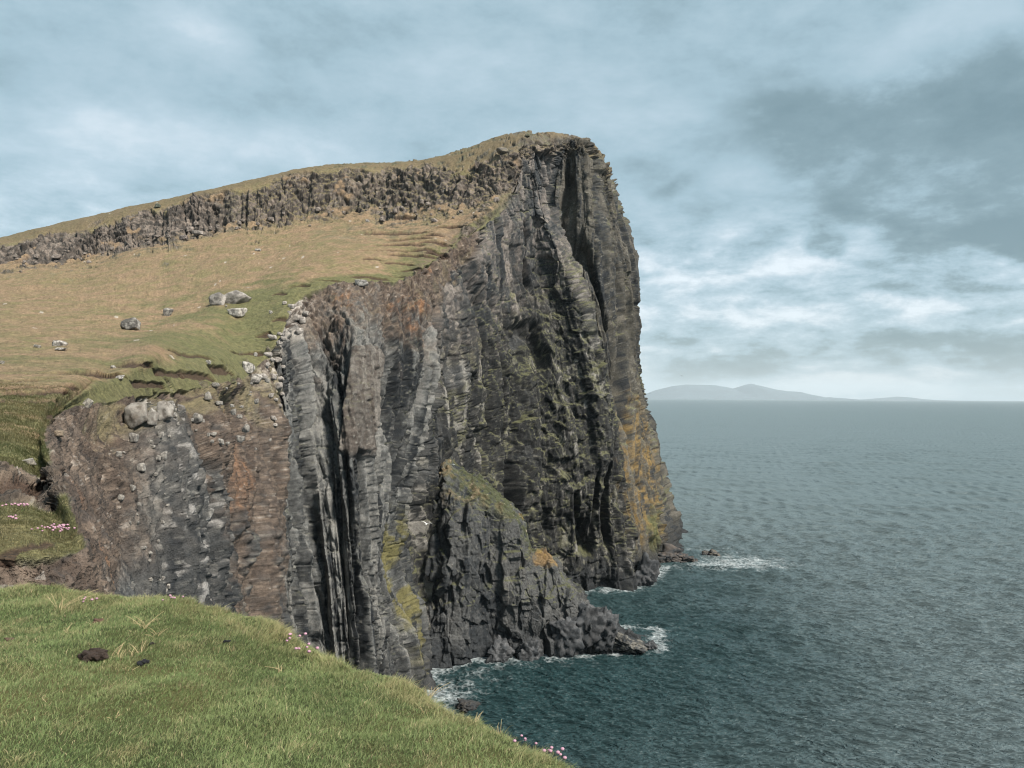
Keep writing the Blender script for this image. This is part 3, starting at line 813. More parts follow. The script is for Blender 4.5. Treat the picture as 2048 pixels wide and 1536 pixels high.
def blades(roots, normals, length, width, lean, colors, curl=.5):
    n = len(roots)
    ang = rng.uniform(0, 2 * np.pi, n)
    side = np.stack([np.cos(ang), np.sin(ang), np.zeros(n)], 1) * (width / 2)[:, None]
    up = normals * length[:, None]
    ln = lean * length[:, None]
    mid = roots + up * .55 + ln * .30
    tip = roots + up * (1 - .25 * curl) + ln * 1.0
    V = np.stack([roots - side - up * .1, roots + side - up * .1, mid - side * .8, mid + side * .8, tip], 1).reshape(-1, 3)
    b5 = np.arange(n)[:, None] * 5
    T = np.concatenate([b5 + np.array([0, 1, 2]), b5 + np.array([1, 3, 2]), b5 + np.array([2, 3, 4])], 0)
    c = np.repeat(colors[:, None], 5, 1)
    c = c * np.array([.75, .75, 1, 1, 1.12])[None, :, None]
    return V, T, c.reshape(-1, 3)


# blades on the bank: area-weighted faces of the visible part
fq = grid_faces(nr, ncg)
a_, b_, c_, d_2 = [G1[fq[:, i]] for i in range(4)]
area = .5 * np.linalg.norm(np.cross(c_ - a_, d_2 - b_), axis=1)
cen = (a_ + b_ + c_ + d_2) / 4
fv = gvv[fq[:, 0]]
ok = (cen[:, 0] > -7.2) & (cen[:, 0] < 2.2) & (cen[:, 1] > 2.4) & (fv < 153.2)
wgt = area * ok * np.where(cen[:, 1] < 3.2, .75, 1) * np.where((cen[:, 0] / np.maximum(cen[:, 1], .1) < -.75), .5, 1)
NB = 430000
pick = rng.choice(len(fq), NB, p=wgt / wgt.sum())
s1, s2 = rng.random(NB)[:, None], rng.random(NB)[:, None]
root = (a_[pick] * (1 - s1) + b_[pick] * s1) * (1 - s2) + (d_2[pick] * (1 - s1) + c_[pick] * s1) * s2
nrm = np.swapaxes(Gn, 0, 1).swapaxes(0, 1).reshape(-1, 3)[fq[pick, 0]]
nrm = nrm * np.sign(nrm[:, 2:3] + 1e-6)
nrm = nrm * .6 + np.array([0, 0, .4])
rf = root.astype(F32)
pat = fbm(rf / 1.0, 211, 3)
pat2 = fbm(rf / .25, 212, 3)
wind = np.stack([.25 + .35 * gnoise(rf / .5, 213), .10 + .45 * gnoise(rf / .5, 214), -.12 * np.ones(NB)], 1)
lean = wind + rng.normal(0, .62, (NB, 3)) * np.array([1, 1, .25])
lng = (.024 + .014 * pat2 + .010 * pat) * rng.uniform(.55, 1.35, NB)
edge_b = sst(140, 149, fv[pick])
lng = np.clip(lng * (1 + .7 * edge_b * sst(0, .3, pat2 + .2)), .018, .16)
wid = rng.uniform(.0020, .0038, NB)
g_a, g_b, g_c, g_d = np.array([.140, .205, .075]), np.array([.232, .278, .112]), np.array([.335, .302, .150]), np.array([.46, .38, .22])
m1 = np.clip(.5 + .8 * pat + rng.normal(0, .25, NB), 0, 1)[:, None]
bc = g_a * (1 - m1) + g_b * m1
m2 = np.clip(sst(.05, .8, -pat * .5 + pat2 * .6 + .45 * edge_b + rng.normal(0, .22, NB) + .05), 0, 1)[:, None]
bc = bc * (1 - m2) + g_c * m2
dry = (rng.random(NB) < .045 + .05 * sst(0, .6, pat2))[:, None]
bc = np.where(dry, g_d, bc)
V, T, cc = blades(root, nrm, lng, wid, lean, bc)
grass = mesh_obj('grass', V, T, M_BLADE, colors=cc)
tag(grass, 'short wind-combed green turf in the foreground', 'grass', kind='stuff')

# rougher grass on the near bank across the gully
tf = np.where((turf > .6) & (P2[:, 1] < 40) & (HX > -120) & (HX < 330) & (vv < 8.6) & (scar < .3) & (vv > 4.9))[0]
Pg = P2.reshape(nu, nv, 3)
cellA = np.linalg.norm(np.cross(np.gradient(Pg, axis=0), np.gradient(Pg, axis=1)), axis=-1).ravel()
w_ = cellA[tf] / np.maximum(P2[tf, 1], 8) ** 1.6 * (1 - sst(24, 38, P2[tf, 1] + 6 * wob2[tf]))
NB2 = 90000
pk = tf[rng.choice(len(tf), NB2, p=w_ / w_.sum())]
du_ = np.gradient(Pg, axis=0).reshape(-1, 3)[pk]
dv_ = np.gradient(Pg, axis=1).reshape(-1, 3)[pk]
root = P2[pk] + du_ * rng.uniform(-.5, .5, (NB2, 1)) + dv_ * rng.uniform(-.5, .5, (NB2, 1))
yy = P2[pk, 1]
lng = (.04 + .07 * np.clip(fbm(root.astype(F32) / .6, 221, 3) + .35, 0, 1)) * rng.uniform(.6, 1.4, NB2) * np.clip(yy / 13, .8, 1.25)
wid = .0035 * np.clip(yy / 10, .9, 3) * rng.uniform(.7, 1.3, NB2)
lean = np.stack([.35 + .3 * gnoise(root.astype(F32) / .8, 222), -.25 + .3 * gnoise(root.astype(F32) / .8, 223), -.25 * np.ones(NB2)], 1) + rng.normal(0, .3, (NB2, 3)) * np.array([1, 1, .3])
m1 = np.clip(.5 + .9 * fbm(root.astype(F32) / 2.2, 224, 3) + rng.normal(0, .2, NB2), 0, 1)[:, None]
bc = np.array([.138, .152, .066]) * (1 - m1) + np.array([.290, .240, .125]) * m1
bc = np.where((rng.random(NB2) < .07)[:, None], g_d, bc)
V, T, cc = blades(root, np.repeat([[0, -.15, .98]], NB2, 0), lng, wid, lean, bc)
tag(mesh_obj('bank_grass', V, T, M_BLADE, colors=cc), 'rough grass on the near bank across the gully', 'grass', kind='stuff')

# ----------------------------------------------------------------------------
# SEA
# ----------------------------------------------------------------------------
cx = np.concatenate([np.linspace(-9000, 300, 30), np.linspace(300, 780, 60)[1:], np.linspace(780, 2120, 1250)[1:], np.linspace(2120, 3000, 60)[1:], np.linspace(3000, 12000, 30)[1:]])
dy = np.concatenate([np.linspace(1000, 760, 60), np.linspace(760, 60, 800)[1:], np.linspace(60, 8, 110)[1:], np.geomspace(8, 2.36, 26)[1:]])
rY = H * FPX / dy
SX = ((cx - 1024) / FPX)[:, None] * rY[None]
SY = np.repeat(rY[None], len(cx), 0)
S = np.stack([SX, SY, np.zeros_like(SX)], -1).reshape(-1, 3)
spacing = np.gradient(rY)
spac = np.repeat(np.abs(spacing)[None], len(cx), 0).ravel()
spax = (np.gradient(cx)[:, None] / FPX * rY[None]).ravel()
waves = []
wr = np.random.default_rng(5)
for i in range(16):
    lam = wr.uniform(3.0, 8.5)
    th = math.radians(183 + wr.normal(0, 15))
    waves.append((lam, th, lam * .0058 * wr.uniform(.5, 1.4), wr.uniform(0, 7)))
for i in range(80):
    lam = .62 * (3.3 / .62) ** wr.random()
    th = math.radians(258 + wr.normal(0, 24))
    waves.append((lam, th, lam ** .9 * .0125 * wr.uniform(.5, 1.4), wr.uniform(0, 7)))
for i in range(16):
    lam = wr.uniform(8, 26)
    waves.append((lam, math.radians(248 + wr.normal(0, 26)), lam * .0042 * wr.uniform(.5, 1.4), wr.uniform(0, 7)))
hz = np.zeros(len(S), F32)
off = np.zeros((len(S), 2), F32)
Sx, Sy = S[:, 0].astype(F32), S[:, 1].astype(F32)
wx = Sx + 2.0 * gnoise(S.astype(F32) / 17, 301)
wy = Sy + 2.0 * gnoise(S.astype(F32) / 17, 302)
gust = 1 + .28 * gnoise(S.astype(F32) / np.array([38, 38, 1], F32), 303) + .22 * gnoise(S.astype(F32) / np.array([11, 11, 1], F32), 304)
for lam, th, am, ph in waves:
    kx, ky = math.cos(th) * 2 * math.pi / lam, math.sin(th) * 2 * math.pi / lam
    eff = np.maximum(spac * abs(math.sin(th)), spax * abs(math.cos(th)))
    att = 1 - sst(.22, .5, eff / lam)
    a = (kx * wx + ky * wy + ph).astype(F32)
    hz += (att * am * np.cos(a)).astype(F32)
    off[:, 0] -= (att * am * .42 * math.cos(th) * np.sin(a)).astype(F32)
    off[:, 1] -= (att * am * .42 * math.sin(th) * np.sin(a)).astype(F32)
hz *= gust
off *= gust[:, None]
# coastline (foot of the cliffs) for surf
def seg_dist(xy, line):
    d = np.full(len(xy), 1e9, F32)
    for a, b in zip(line[:-1], line[1:]):
        ab = b - a
        t = np.clip(((xy - a) @ ab) / max((ab @ ab), 1e-9), 0, 1)
        d = np.minimum(d, np.hypot(xy[:, 0] - a[0] - t * ab[0], xy[:, 1] - a[1] - t * ab[1]))
    return d


nearm = np.where((S[:, 1] < 420) & (S[:, 0] > -60) & (S[:, 0] < 160))[0]
xy = S[nearm, :2]
coastA = C[7:16, 0, :2]
coastB = C[15:26, 0, :2]
promL = np.concatenate([PR[:, 0, :2], PR[::-1, -1, :2]])
dA = seg_dist(xy, coastA)
dB = seg_dist(xy, coastB)
dP_ = seg_dist(xy, promL)
tipE = C[26, 0, :2]
fo = np.zeros(len(xy), F32)
fn = fbm(np.stack([xy[:, 0] / 3.5, xy[:, 1] / 3.5, 0 * xy[:, 0]], 1), 311, 5, .62)
fn2 = fbm(np.stack([xy[:, 0] / 1.1, xy[:, 1] / 1.1, 0 * xy[:, 0]], 1), 312, 4, .62)
dC = np.minimum(np.minimum(dA, dB), dP_)
fo = np.maximum(fo, np.exp(-dC / 2.2) * 1.25)
# drifting surf off the far point and in the near bay
def ell(cx_, cy_, ax, ay): return np.exp(-(((xy[:, 0] - cx_) / ax) ** 2 + ((xy[:, 1] - cy_) / ay) ** 2))
fo += .75 * ell(tipE[0] + 6, tipE[1] - 9, 17, 11) + .65 * ell(tipE[0] + 18, tipE[1] - 4, 17, 12) + .55 * ell(tipE[0] + 8, tipE[1] + 14, 22, 7)
fo += .55 * ell(-4, 122, 9, 8) + .55 * ell(-9, 108, 5, 12) + .4 * ell(10, 130, 12, 3) + .35 * ell(10, 96, 3, 3) + .30 * ell(22, 141, 8, 5) + .3 * ell(28, 180, 8, 3)
foam = np.zeros(len(S), F32)
fo = fo * (1 + .9 * fn)
foam[nearm] = np.clip(fo, 0, 1.1)
cliff_reflect_mask = np.zeros(len(S), F32)
cliff_reflect_mask[nearm] = 1 - np.exp(-1.1 * (np.exp(-(np.maximum(dC - 4, 0) / 26.0) ** 2) + .7 * ell(3, 116, 34, 32) + .5 * ell(16, 98, 28, 30) + .5 * ell(28, 160, 30, 30)))  # where the cliffs' dark reflection is painted into the water colour
fshape = np.zeros(len(S), F32)
# scattered whitecaps
cap_n = fbm(S.astype(F32) / np.array([14, 20, 1], F32), 321, 4, .6)
caps = sst(.60, .74, cap_n + .0 * hz) * sst(180, 300, Sy) * sst(.0, .14, hz + .1 * (Sy > 500)) * .9
S[:, 2] = hz
S[:, 0] += off[:, 0]
S[:, 1] += off[:, 1]

ms, nt, b = new_mat('sea_water')
L = nt.links.new
geo = N(nt, 'ShaderNodeNewGeometry')
fa = N(nt, 'ShaderNodeAttribute', attribute_name='foam')
ca = N(nt, 'ShaderNodeAttribute', attribute_name='whitecap')
b1 = N(nt, 'ShaderNodeTexNoise', Scale=1.6, Detail=5.0, Roughness=0.62)
b2 = N(nt, 'ShaderNodeTexNoise', Scale=.35, Detail=4.0, Roughness=0.6)
mp = N(nt, 'ShaderNodeMapping')
mp.inputs['Scale'].default_value = (.7, 1.2, 1)
mp.inputs['Rotation'].default_value = (0, 0, .5)
L(geo.outputs['Position'], mp.inputs['Vector'])
for n in (b1, b2): L(mp.outputs[0], n.inputs['Vector'])
b3 = N(nt, 'ShaderNodeTexNoise', Scale=1.0, Detail=6.0, Roughness=0.7)
mp3 = N(nt, 'ShaderNodeMapping')
mp3.inputs['Scale'].default_value = (.012, .05, 1)
L(geo.outputs['Position'], mp3.inputs['Vector'])
L(mp3.outputs[0], b3.inputs['Vector'])
hsum0 = math_node(nt, 'ADD', math_node(nt, 'MULTIPLY', b1.outputs['Fac'], .12), math_node(nt, 'MULTIPLY', b2.outputs['Fac'], .30))
hsum = math_node(nt, 'ADD', hsum0, math_node(nt, 'MULTIPLY', b3.outputs['Fac'], 3.0))
bp = N(nt, 'ShaderNodeBump', Strength=1.0, Distance=1.3)
L(hsum, bp.inputs['Height'])
# lacy foam: foam amount eats into a ridged, warped noise
nw = N(nt, 'ShaderNodeTexNoise', Scale=.55, Detail=6.0, Roughness=0.7, Distortion=1.2)
L(geo.outputs['Position'], nw.inputs['Vector'])
vo = N(nt, 'ShaderNodeTexVoronoi', Scale=1.1, feature='DISTANCE_TO_EDGE')
wv = N(nt, 'ShaderNodeVectorMath', operation='MULTIPLY_ADD')
L(nw.outputs['Color'], wv.inputs[0])
wv.inputs[1].default_value = (2.2, 2.2, 0)
L(geo.outputs['Position'], wv.inputs[2])
L(wv.outputs[0], vo.inputs['Vector'])
lace = math_node(nt, 'SUBTRACT', 1.0, math_node(nt, 'MULTIPLY', vo.outputs['Distance'], 2.4), True)
tex = math_node(nt, 'ADD', math_node(nt, 'MULTIPLY', nw.outputs['Fac'], .75), math_node(nt, 'MULTIPLY', lace, .28))
thr = math_node(nt, 'SUBTRACT', math_node(nt, 'ADD', tex, math_node(nt, 'MULTIPLY', fa.outputs['Fac'], .50)), .90)
fmask = math_node(nt, 'MULTIPLY', thr, 2.2, True)
fmask = math_node(nt, 'MULTIPLY', fmask, math_node(nt, 'MULTIPLY', fa.outputs['Fac'], 6.0, True))
fmask = math_node(nt, 'MAXIMUM', fmask, math_node(nt, 'MULTIPLY', ca.outputs['Fac'], .7, True))
mxc = N(nt, 'ShaderNodeMix', data_type='RGBA')
L(fmask, mxc.inputs[0])
painted_reflect = N(nt, 'ShaderNodeAttribute', attribute_name='painted_reflect')
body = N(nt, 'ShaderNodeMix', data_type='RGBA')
L(painted_reflect.outputs['Fac'], body.inputs[0])
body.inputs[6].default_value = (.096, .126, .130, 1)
body.inputs[7].default_value = (.004, .028, .031, 1)  # darkened body colour stands in for cliffs mirrored in the bay
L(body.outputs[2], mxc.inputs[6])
mxc.inputs[7].default_value = (.50, .54, .55, 1)
L(mxc.outputs[2], b.inputs['Base Color'])
rr = N(nt, 'ShaderNodeMapRange')
rr.inputs['To Min'].default_value, rr.inputs['To Max'].default_value = .36, .85
L(fmask, rr.inputs['Value'])
L(rr.outputs[0], b.inputs['Roughness'])
b.inputs['IOR'].default_value = 1.34
L(bp.outputs[0], b.inputs['Normal'])
sea = mesh_obj('sea', S, grid_faces(len(cx), len(dy)), ms, smooth=True, extra={'foam': foam, 'whitecap': caps, 'painted_reflect': cliff_reflect_mask})
tag(sea, kind='structure')

# ----------------------------------------------------------------------------
# FAR HILLS
# ----------------------------------------------------------------------------
def hill(name, prof, Y, depth, seed):
    prof = np.array(prof, float)
    xs = np.linspace(prof[0, 0], prof[-1, 0], 260)
    ys = np.interp(xs, prof[:, 0], prof[:, 1])
    hor = np.interp(xs, [1280, 2048], [795.2, 800.6])
    top = np.maximum(hor - ys, 0) / FPX * Y
    tt = np.linspace(-1, 1, 21)
    V = []
    for t_ in tt:
        X = (xs - 1024) / FPX * Y
        f = (1 - abs(t_)) ** .8
        nz = fbm(np.stack([X / 1500, np.full_like(X, t_ * 3), np.zeros_like(X)], 1), seed, 4)
        V.append(np.stack([X, Y + t_ * depth * np.ones_like(X), top * f * (1 + .25 * nz * (abs(t_) > .01)) + H * 0 - 3], 1))
    V = np.array(V)
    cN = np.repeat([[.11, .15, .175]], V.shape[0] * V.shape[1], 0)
    o = mesh_obj(name, V.reshape(-1, 3), grid_faces(len(tt), len(xs)), M_HILL, colors=cN, smooth=True)
    tag(o, kind='structure')
    return o


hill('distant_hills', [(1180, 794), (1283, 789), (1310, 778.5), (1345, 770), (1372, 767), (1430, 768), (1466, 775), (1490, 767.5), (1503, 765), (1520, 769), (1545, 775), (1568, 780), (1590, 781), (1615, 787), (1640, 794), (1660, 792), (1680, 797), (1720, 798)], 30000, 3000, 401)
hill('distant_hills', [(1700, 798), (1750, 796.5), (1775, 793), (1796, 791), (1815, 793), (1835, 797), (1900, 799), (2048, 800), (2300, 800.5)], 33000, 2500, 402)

# haze
hb = np.array([(x, y, z) for x in (-60000, 60000) for y in (-400, 62500) for z in (-6, 1100)], float)
hf = np.array([[0, 1, 3, 2], [4, 6, 7, 5], [0, 4, 5, 1], [2, 3, 7, 6], [0, 2, 6, 4], [1, 5, 7, 3]])
mh = bpy.data.materials.new('haze_air')
mh.use_nodes = True
nt = mh.node_tree
nt.nodes.remove(nt.nodes['Principled BSDF'])
pvn = N(nt, 'ShaderNodeVolumePrincipled')
pvn.inputs['Color'].default_value = (.86, .95, 1.0, 1)
pvn.inputs['Density'].default_value = 2.7e-5
nt.links.new(pvn.outputs[0], nt.nodes['Material Output'].inputs['Volume'])
haze = mesh_obj('haze', hb, hf, mh)
tag(haze, kind='stuff')

# ----------------------------------------------------------------------------
# STONES
# ----------------------------------------------------------------------------
import bmesh


def ico(sub):
    bm = bmesh.new()
    bmesh.ops.create_icosphere(bm, subdivisions=sub, radius=1)
    v = np.array([x.co[:] for x in bm.verts])
    f = np.array([[x.index for x in q.verts] for q in bm.faces])
    bm.free()
    return v, f


ICO = {s: ico(s) for s in (2, 3, 4, 5)}


def stone(size, seed, planes=9, sub=4, rough=.05, flat=.75):
    """A chunk split along joints: six leaning main faces and a few chipped corners."""
    r_ = np.random.default_rng(seed)
    v, f = ICO[sub]
    ax = np.concatenate([np.eye(3), -np.eye(3)]) + r_.normal(0, .22, (6, 3))
    ex = r_.normal(size=(planes, 3))
    n = np.concatenate([ax, ex])
    n /= np.linalg.norm(n, axis=1, keepdims=True)
    d = np.concatenate([r_.uniform(.62, .85, 6), r_.uniform(.74, 1.0, planes)])
    dots = np.maximum(v @ n.T, 1e-3)
    q = d / dots
    rad = (q ** -32).sum(1) ** (-1 / 32.0)                # barely rounded edges
    rad *= 1 + rough * fbm((v * 2.2 + seed * 3.1).astype(F32), seed, 5, .62) * 1.8
    w = v * rad[:, None] * np.array(size) * 1.12
    return w, f


def stone_colors(w, pale, darkc, seed, thresh=.0):
    n = fbm((w * 2.5 / np.abs(w).max()).astype(F32) + seed, seed + 3, 4, .6)
    n2 = fbm((w * 9 / np.abs(w).max()).astype(F32) + seed, seed + 4, 3, .6)
    return mixc(np.repeat(np.asarray(darkc, F32)[None], len(w), 0), pale, sst(-.3 + thresh, .35 + thresh, n + .5 * n2))


def boulder(px, py, wpx, hpx, label, seed, cat='boulder', name='boulder', group=None, pale=(.36, .33, .29), darkc=(.12, .11, .10), depth=.8, tilt=0.0, planes=9, sink=.22, Y=None, sub=4, thresh=0., r=2.5, push=0.0):
    """px, py: where the middle of its foot meets the ground."""
    c, n = on_land(px, py, r)
    if c is None or (Y and abs(c[1] - Y) > 0.35 * Y):
        c = at(px, py, Y or 100)
    s = c[1] / FPX
    w, h = wpx * s / 2, hpx * s / 2
    v, f = stone((w * 1.12, w * depth, h * 1.2), seed, planes, sub)
    if n is not None: c = c + n * push * w
    rot = np.array(Matrix.Rotation(tilt, 3, 'Y'))
    v = v @ rot.T
    v[:, 2] += h * (1 - sink)
    o = mesh_obj(name, v, f, M_STONE, colors=stone_colors(v, pale, darkc, seed, thresh), loc=c)
    tag(o, label, cat, group)
    return o


PALE, GREY = (.44, .41, .37), (.12, .11, .10)
boulder(435, 607, 30, 25, 'left of the two big touching boulders on the green pasture, the rounder one', 3, group='pair of boulders on the pasture', pale=(.34, .31, .28), thresh=.05)
boulder(468, 604, 44, 22, 'long pale boulder leaning right, one of two touching on the green pasture', 4, group='pair of boulders on the pasture', pale=(.36, .33, .30), tilt=-.35)
boulder(475, 631, 30, 17, 'jagged pale outcrop stone on the grass just below the two touching boulders', 5, pale=(.40, .37, .33), planes=16)
boulder(338, 628, 19, 15, 'small pale boulder half sunk in the grass left of the two touching boulders', 6)
boulder(264, 658, 36, 21, 'solitary dark boulder with a pale top on the dry pasture', 7, pale=(.34, .32, .29), darkc=(.07, .065, .06), thresh=.12, tilt=-.2)
boulder(116, 690, 20, 13, 'upper of two flat white stones in the dry grass at left', 8, pale=PALE)
boulder(122, 699, 18, 7, 'lower and flatter of two white stones in the dry grass at left', 9, pale=PALE)
boulder(76, 694, 13, 6, 'sliver of white stone in the dry grass left of the flat white pair', 10, pale=PALE)
boulder(4, 724, 14, 7, 'white stone in the dry grass at the left edge of the photo', 17, pale=PALE, r=5)
boulder(725, 571, 26, 12, 'pale flat slab perched on the turf lip above the orange soil', 11, pale=PALE, planes=7)
boulder(266, 852, 44, 40, 'biggest grey block lodged in the brown slope over the gully', 12, pale=(.27, .245, .215), darkc=(.13, .11, .09), planes=7, Y=44, thresh=-.1, push=.45, sink=.05)
boulder(297, 853, 18, 32, 'narrow pale block wedged between two bigger grey blocks on the brown slope', 13, pale=(.30, .28, .25), darkc=(.16, .14, .12), planes=7, Y=45, push=.8, sink=.05)
boulder(322, 842, 24, 38, 'tall leaning grey block, rightmost of the group on the brown slope', 14, pale=(.29, .265, .235), darkc=(.11, .095, .08), planes=7, tilt=-.45, Y=48, push=.5, sink=.05)
boulder(336, 814, 18, 13, 'small white stone on the brown slope just above the leaning grey block', 15, pale=PALE, Y=52)
boulder(366, 826, 14, 14, 'small dark stone on the brown slope right of the white stone', 16, pale=(.2, .18, .16), Y=55)
boulder(178, 812, 14, 20, 'pale slab leaning on the grassy rib above the gully', 18, pale=(.36, .33, .28), planes=6, tilt=.6, Y=38)
boulder(120, 872, 22, 14, 'rounded brown stone under the torn turf at the gully head', 19, pale=(.24, .19, .14), darkc=(.14, .11, .08), Y=22)
boulder(58, 928, 24, 12, 'flat grey stone jutting from the broken turf edge beside the gully', 20, pale=(.34, .31, .26), Y=18)
boulder(242, 757, 14, 9, 'small white stone at the turf edge above the brown slope', 21, pale=PALE, Y=50)
boulder(224, 734, 8, 6, 'tiny white stone on the green turf between two peat scars', 22, pale=PALE)
boulder(419, 727, 10, 8, 'round white stone on the turf near a dark peat scar', 23, pale=PALE)
boulder(512, 710, 8, 8, 'tiny white stone in the torn turf before the grey face', 24, pale=PALE)
boulder(498, 742, 22, 22, 'pale upright block on the cliff lip', 25, pale=PALE, planes=7, Y=88)
boulder(512, 764, 18, 20, 'lower pale block under the upright block on the cliff lip', 26, pale=PALE, planes=7, Y=88)
boulder(539, 625, 7, 6, 'small white stone on green turf left of the pale cliff corner', 27, pale=PALE)
boulder(518, 500, 10, 5, 'small pale stone on the upper brown pasture below the scarp', 28, pale=PALE)
boulder(452, 583 + 28, 4, 4, 'tiny stone between the two touching boulders', 29, pale=PALE)
boulder(368, 478, 16, 11, 'dark boulder fallen to the pasture below the left scarp', 30, pale=(.26, .22, .2), darkc=(.07, .06, .055))
boulder(394, 468, 20, 9, 'low pale outcrop on the pasture under the scarp right of the dark boulder', 31, pale=(.3, .26, .23), planes=14)
boulder(312, 411, 12, 8, 'dark boulder standing alone on the left skyline', 32, pale=(.12, .13, .10), darkc=(.06, .065, .05), r=4)
boulder(737, 442, 8, 6, 'small white stone beside the upper peat scar', 33, pale=PALE)
boulder(867, 441, 12, 7, 'small grey stone right of the upper peat scar', 34, pale=(.34, .28, .25))
boulder(1003, 300, 22, 9, 'long flat rock on the skyline slope below the summit', 35, pale=(.2, .17, .13), r=5)
boulder(1060, 268, 9, 5, 'small rock on the very top of the headland', 36, pale=(.14, .13, .09), darkc=(.06, .06, .04), r=5)
# scattered pale stones along the lip of the grey face share one description
r2 = np.random.default_rng(77)
lipline = [(545, 672), (560, 668), (572, 682), (555, 690), (560, 722), (548, 724), (566, 735), (552, 748), (560, 760), (556, 776), (566, 790), (552, 800), (560, 812), (550, 822), (572, 606), (585, 615), (580, 630), (595, 638), (605, 645), (588, 655), (598, 665), (610, 628), (540, 712), (535, 735), (545, 760), (540, 790), (548, 840), (555, 860), (525, 760), (530, 778)]
for i, (a, c_) in enumerate(lipline):
    sz = r2.uniform(7, 17)
    boulder(a + r2.normal(0, 2), c_ + r2.normal(0, 2), sz, sz * r2.uniform(.6, .95), 'pale stone lodged among many along the broken lip of the grey cliff face', 100 + i, cat='stone', name='pale_stone', group='pale stones along the cliff lip', pale=(.37, .335, .30), darkc=(.17, .15, .135), sub=3, planes=14, Y=102)
# loose stones studding the near cliff and scree under the scarp: too alike to tell apart
r3 = np.random.default_rng(91)
for i in range(70):
    a, c_ = (r3.uniform(232, 345), r3.uniform(850, 1190)) if i < 38 else (r3.uniform(345, 545), r3.uniform(755, 930))
    sz = r3.choice([5, 6, 8, 10, 13, 17], p=[.25, .25, .2, .15, .1, .05])
    boulder(a, c_, sz, sz * r3.uniform(.6, 1.3), 'small pale stone bedded among many in the near earthy cliff face', 300 + i, cat='stone', name='embedded_stone', group='pale stones bedded in the near cliff', pale=(.31, .285, .25), darkc=(.12, .11, .10), sub=3, planes=8, Y=55, push=.15)
for i in range(80):
    a = r3.uniform(20, 1010)
    base_y = np.interp(a, [0, 170, 250, 400, 500, 700, 850, 1010], [528, 514, 492, 462, 450, 428, 424, 408])
    sz = r3.choice([5, 6, 8, 11, 15], p=[.3, .27, .23, .14, .06])
    boulder(a, base_y + r3.normal(-4, 9), sz, sz * r3.uniform(.55, .95), 'scree boulder lying among many at the foot of the long rock scarp', 400 + i, cat='boulder', name='scree_boulder', group='scree below the scarp', pale=(.27, .23, .20), darkc=(.085, .07, .06), sub=3, planes=8)
# surf-washed blocks off the promontory and the far point
def sea_block(px, py, Y, wpx, hpx, label, seed, tilt=0., planes=7, group=None, name='sea_rock', cat='rock', depth=.9, pale=(.082, .082, .084), sub=5, z=None):
    c = at(px, py, Y)
    s = Y / FPX
    w, h = wpx * s / 2, hpx * s / 2
    v, f = stone((w * 1.15, w * depth, h * 1.2), seed, planes, sub, rough=.11, flat=.72)
    v = v @ np.array(Matrix.Rotation(tilt, 3, 'Y')).T
    cs = max(.35, min(w, h) * .42)
    hv, tv, cv, _ = facet((v / cs + seed).astype(F32), seed, True, 1.0)
    v = v * (1 + (.22 * (hv - .5) + .20 * tv)[:, None]) + .05 * cs * fbm((v / cs * 3).astype(F32), seed + 9, 4, .6)[:, None]
    cc_ = stone_colors(v, pale, (.030, .033, .036), seed) * (.55 + .9 * cv)[:, None]
    v[:, 2] += h * .75
    o = mesh_obj(name, v, f, M_STONE, colors=np.clip(cc_, .01, 1), loc=c)
    return tag(o, label, cat, group)


sea_block(1176, 1282, 136, 62, 82, 'big tilted square block near the end of the low promontory', 202, .22, 6)
sea_block(1212, 1285, 136.5, 44, 66, 'tall block leaning seaward at the end of the low promontory', 203, .30, 6)
sea_block(1130, 1290, 134.5, 50, 60, 'dark broken block on the near side of the promontory', 204, .1, 8)
sea_block(1255, 1298, 137, 56, 26, 'low wedge of rock sloping into the water at the promontory tip', 205, .25, 6, pale=(.15, .14, .12))
sea_block(1302, 1298, 138, 20, 13, 'small pointed rock awash at the very tip of the promontory', 206, 0, 7)
sea_block(1060, 1318, 132.3, 46, 40, 'squat dark block at the waterline below the promontory cliff', 207, 0, 7)
sea_block(1000, 1322, 131.5, 40, 36, 'rounded dark block at the surf line under the rock columns', 208, .1, 8)
sea_block(935, 1418, 111.5, 36, 14, 'dark rock just awash in the near bay below the turf edge', 209, 0, 9, pale=(.05, .045, .04))
sea_block(1245, 1166, 184.5, 44, 44, 'square block at the foot of the tall head beside the inner cove', 210, .1, 7)
sea_block(1290, 1168, 186, 40, 44, 'wedge-shaped block at the seaward corner of the inner cove', 211, .35, 7)
for i, (a, b_, w_, h_) in enumerate([(1345, 1112, 34, 22), (1362, 1116, 26, 14), (1330, 1120, 40, 20), (1310, 1126, 34, 18), (1376, 1118, 18, 9), (1350, 1122, 20, 9), (1388, 1119, 12, 5), (1366, 1124, 14, 5)]):
    sea_block(a, b_ + 3, 214 - .3 * (b_ - 1112), w_, h_, 'dark wet rock in the apron of rocks at the foot of the far point', 220 + i, 0, 8, 'rocks at the foot of the far point', pale=(.09, .075, .065), sub=4)
sea_block(1413, 1111, 221, 16, 9, 'left end rock of the small skerry in the surf', 240, 0, 8, 'skerry rocks', pale=(.10, .085, .07), sub=4)
sea_block(1428, 1113, 220, 22, 10, 'largest middle rock of the small skerry in the surf', 241, .2, 8, 'skerry rocks', pale=(.11, .095, .075), sub=4)
sea_block(1440, 1116, 219, 12, 4, 'lowest right-hand rock of the small skerry in the surf', 242, 0, 8, 'skerry rocks', pale=(.10, .085, .07), sub=4)

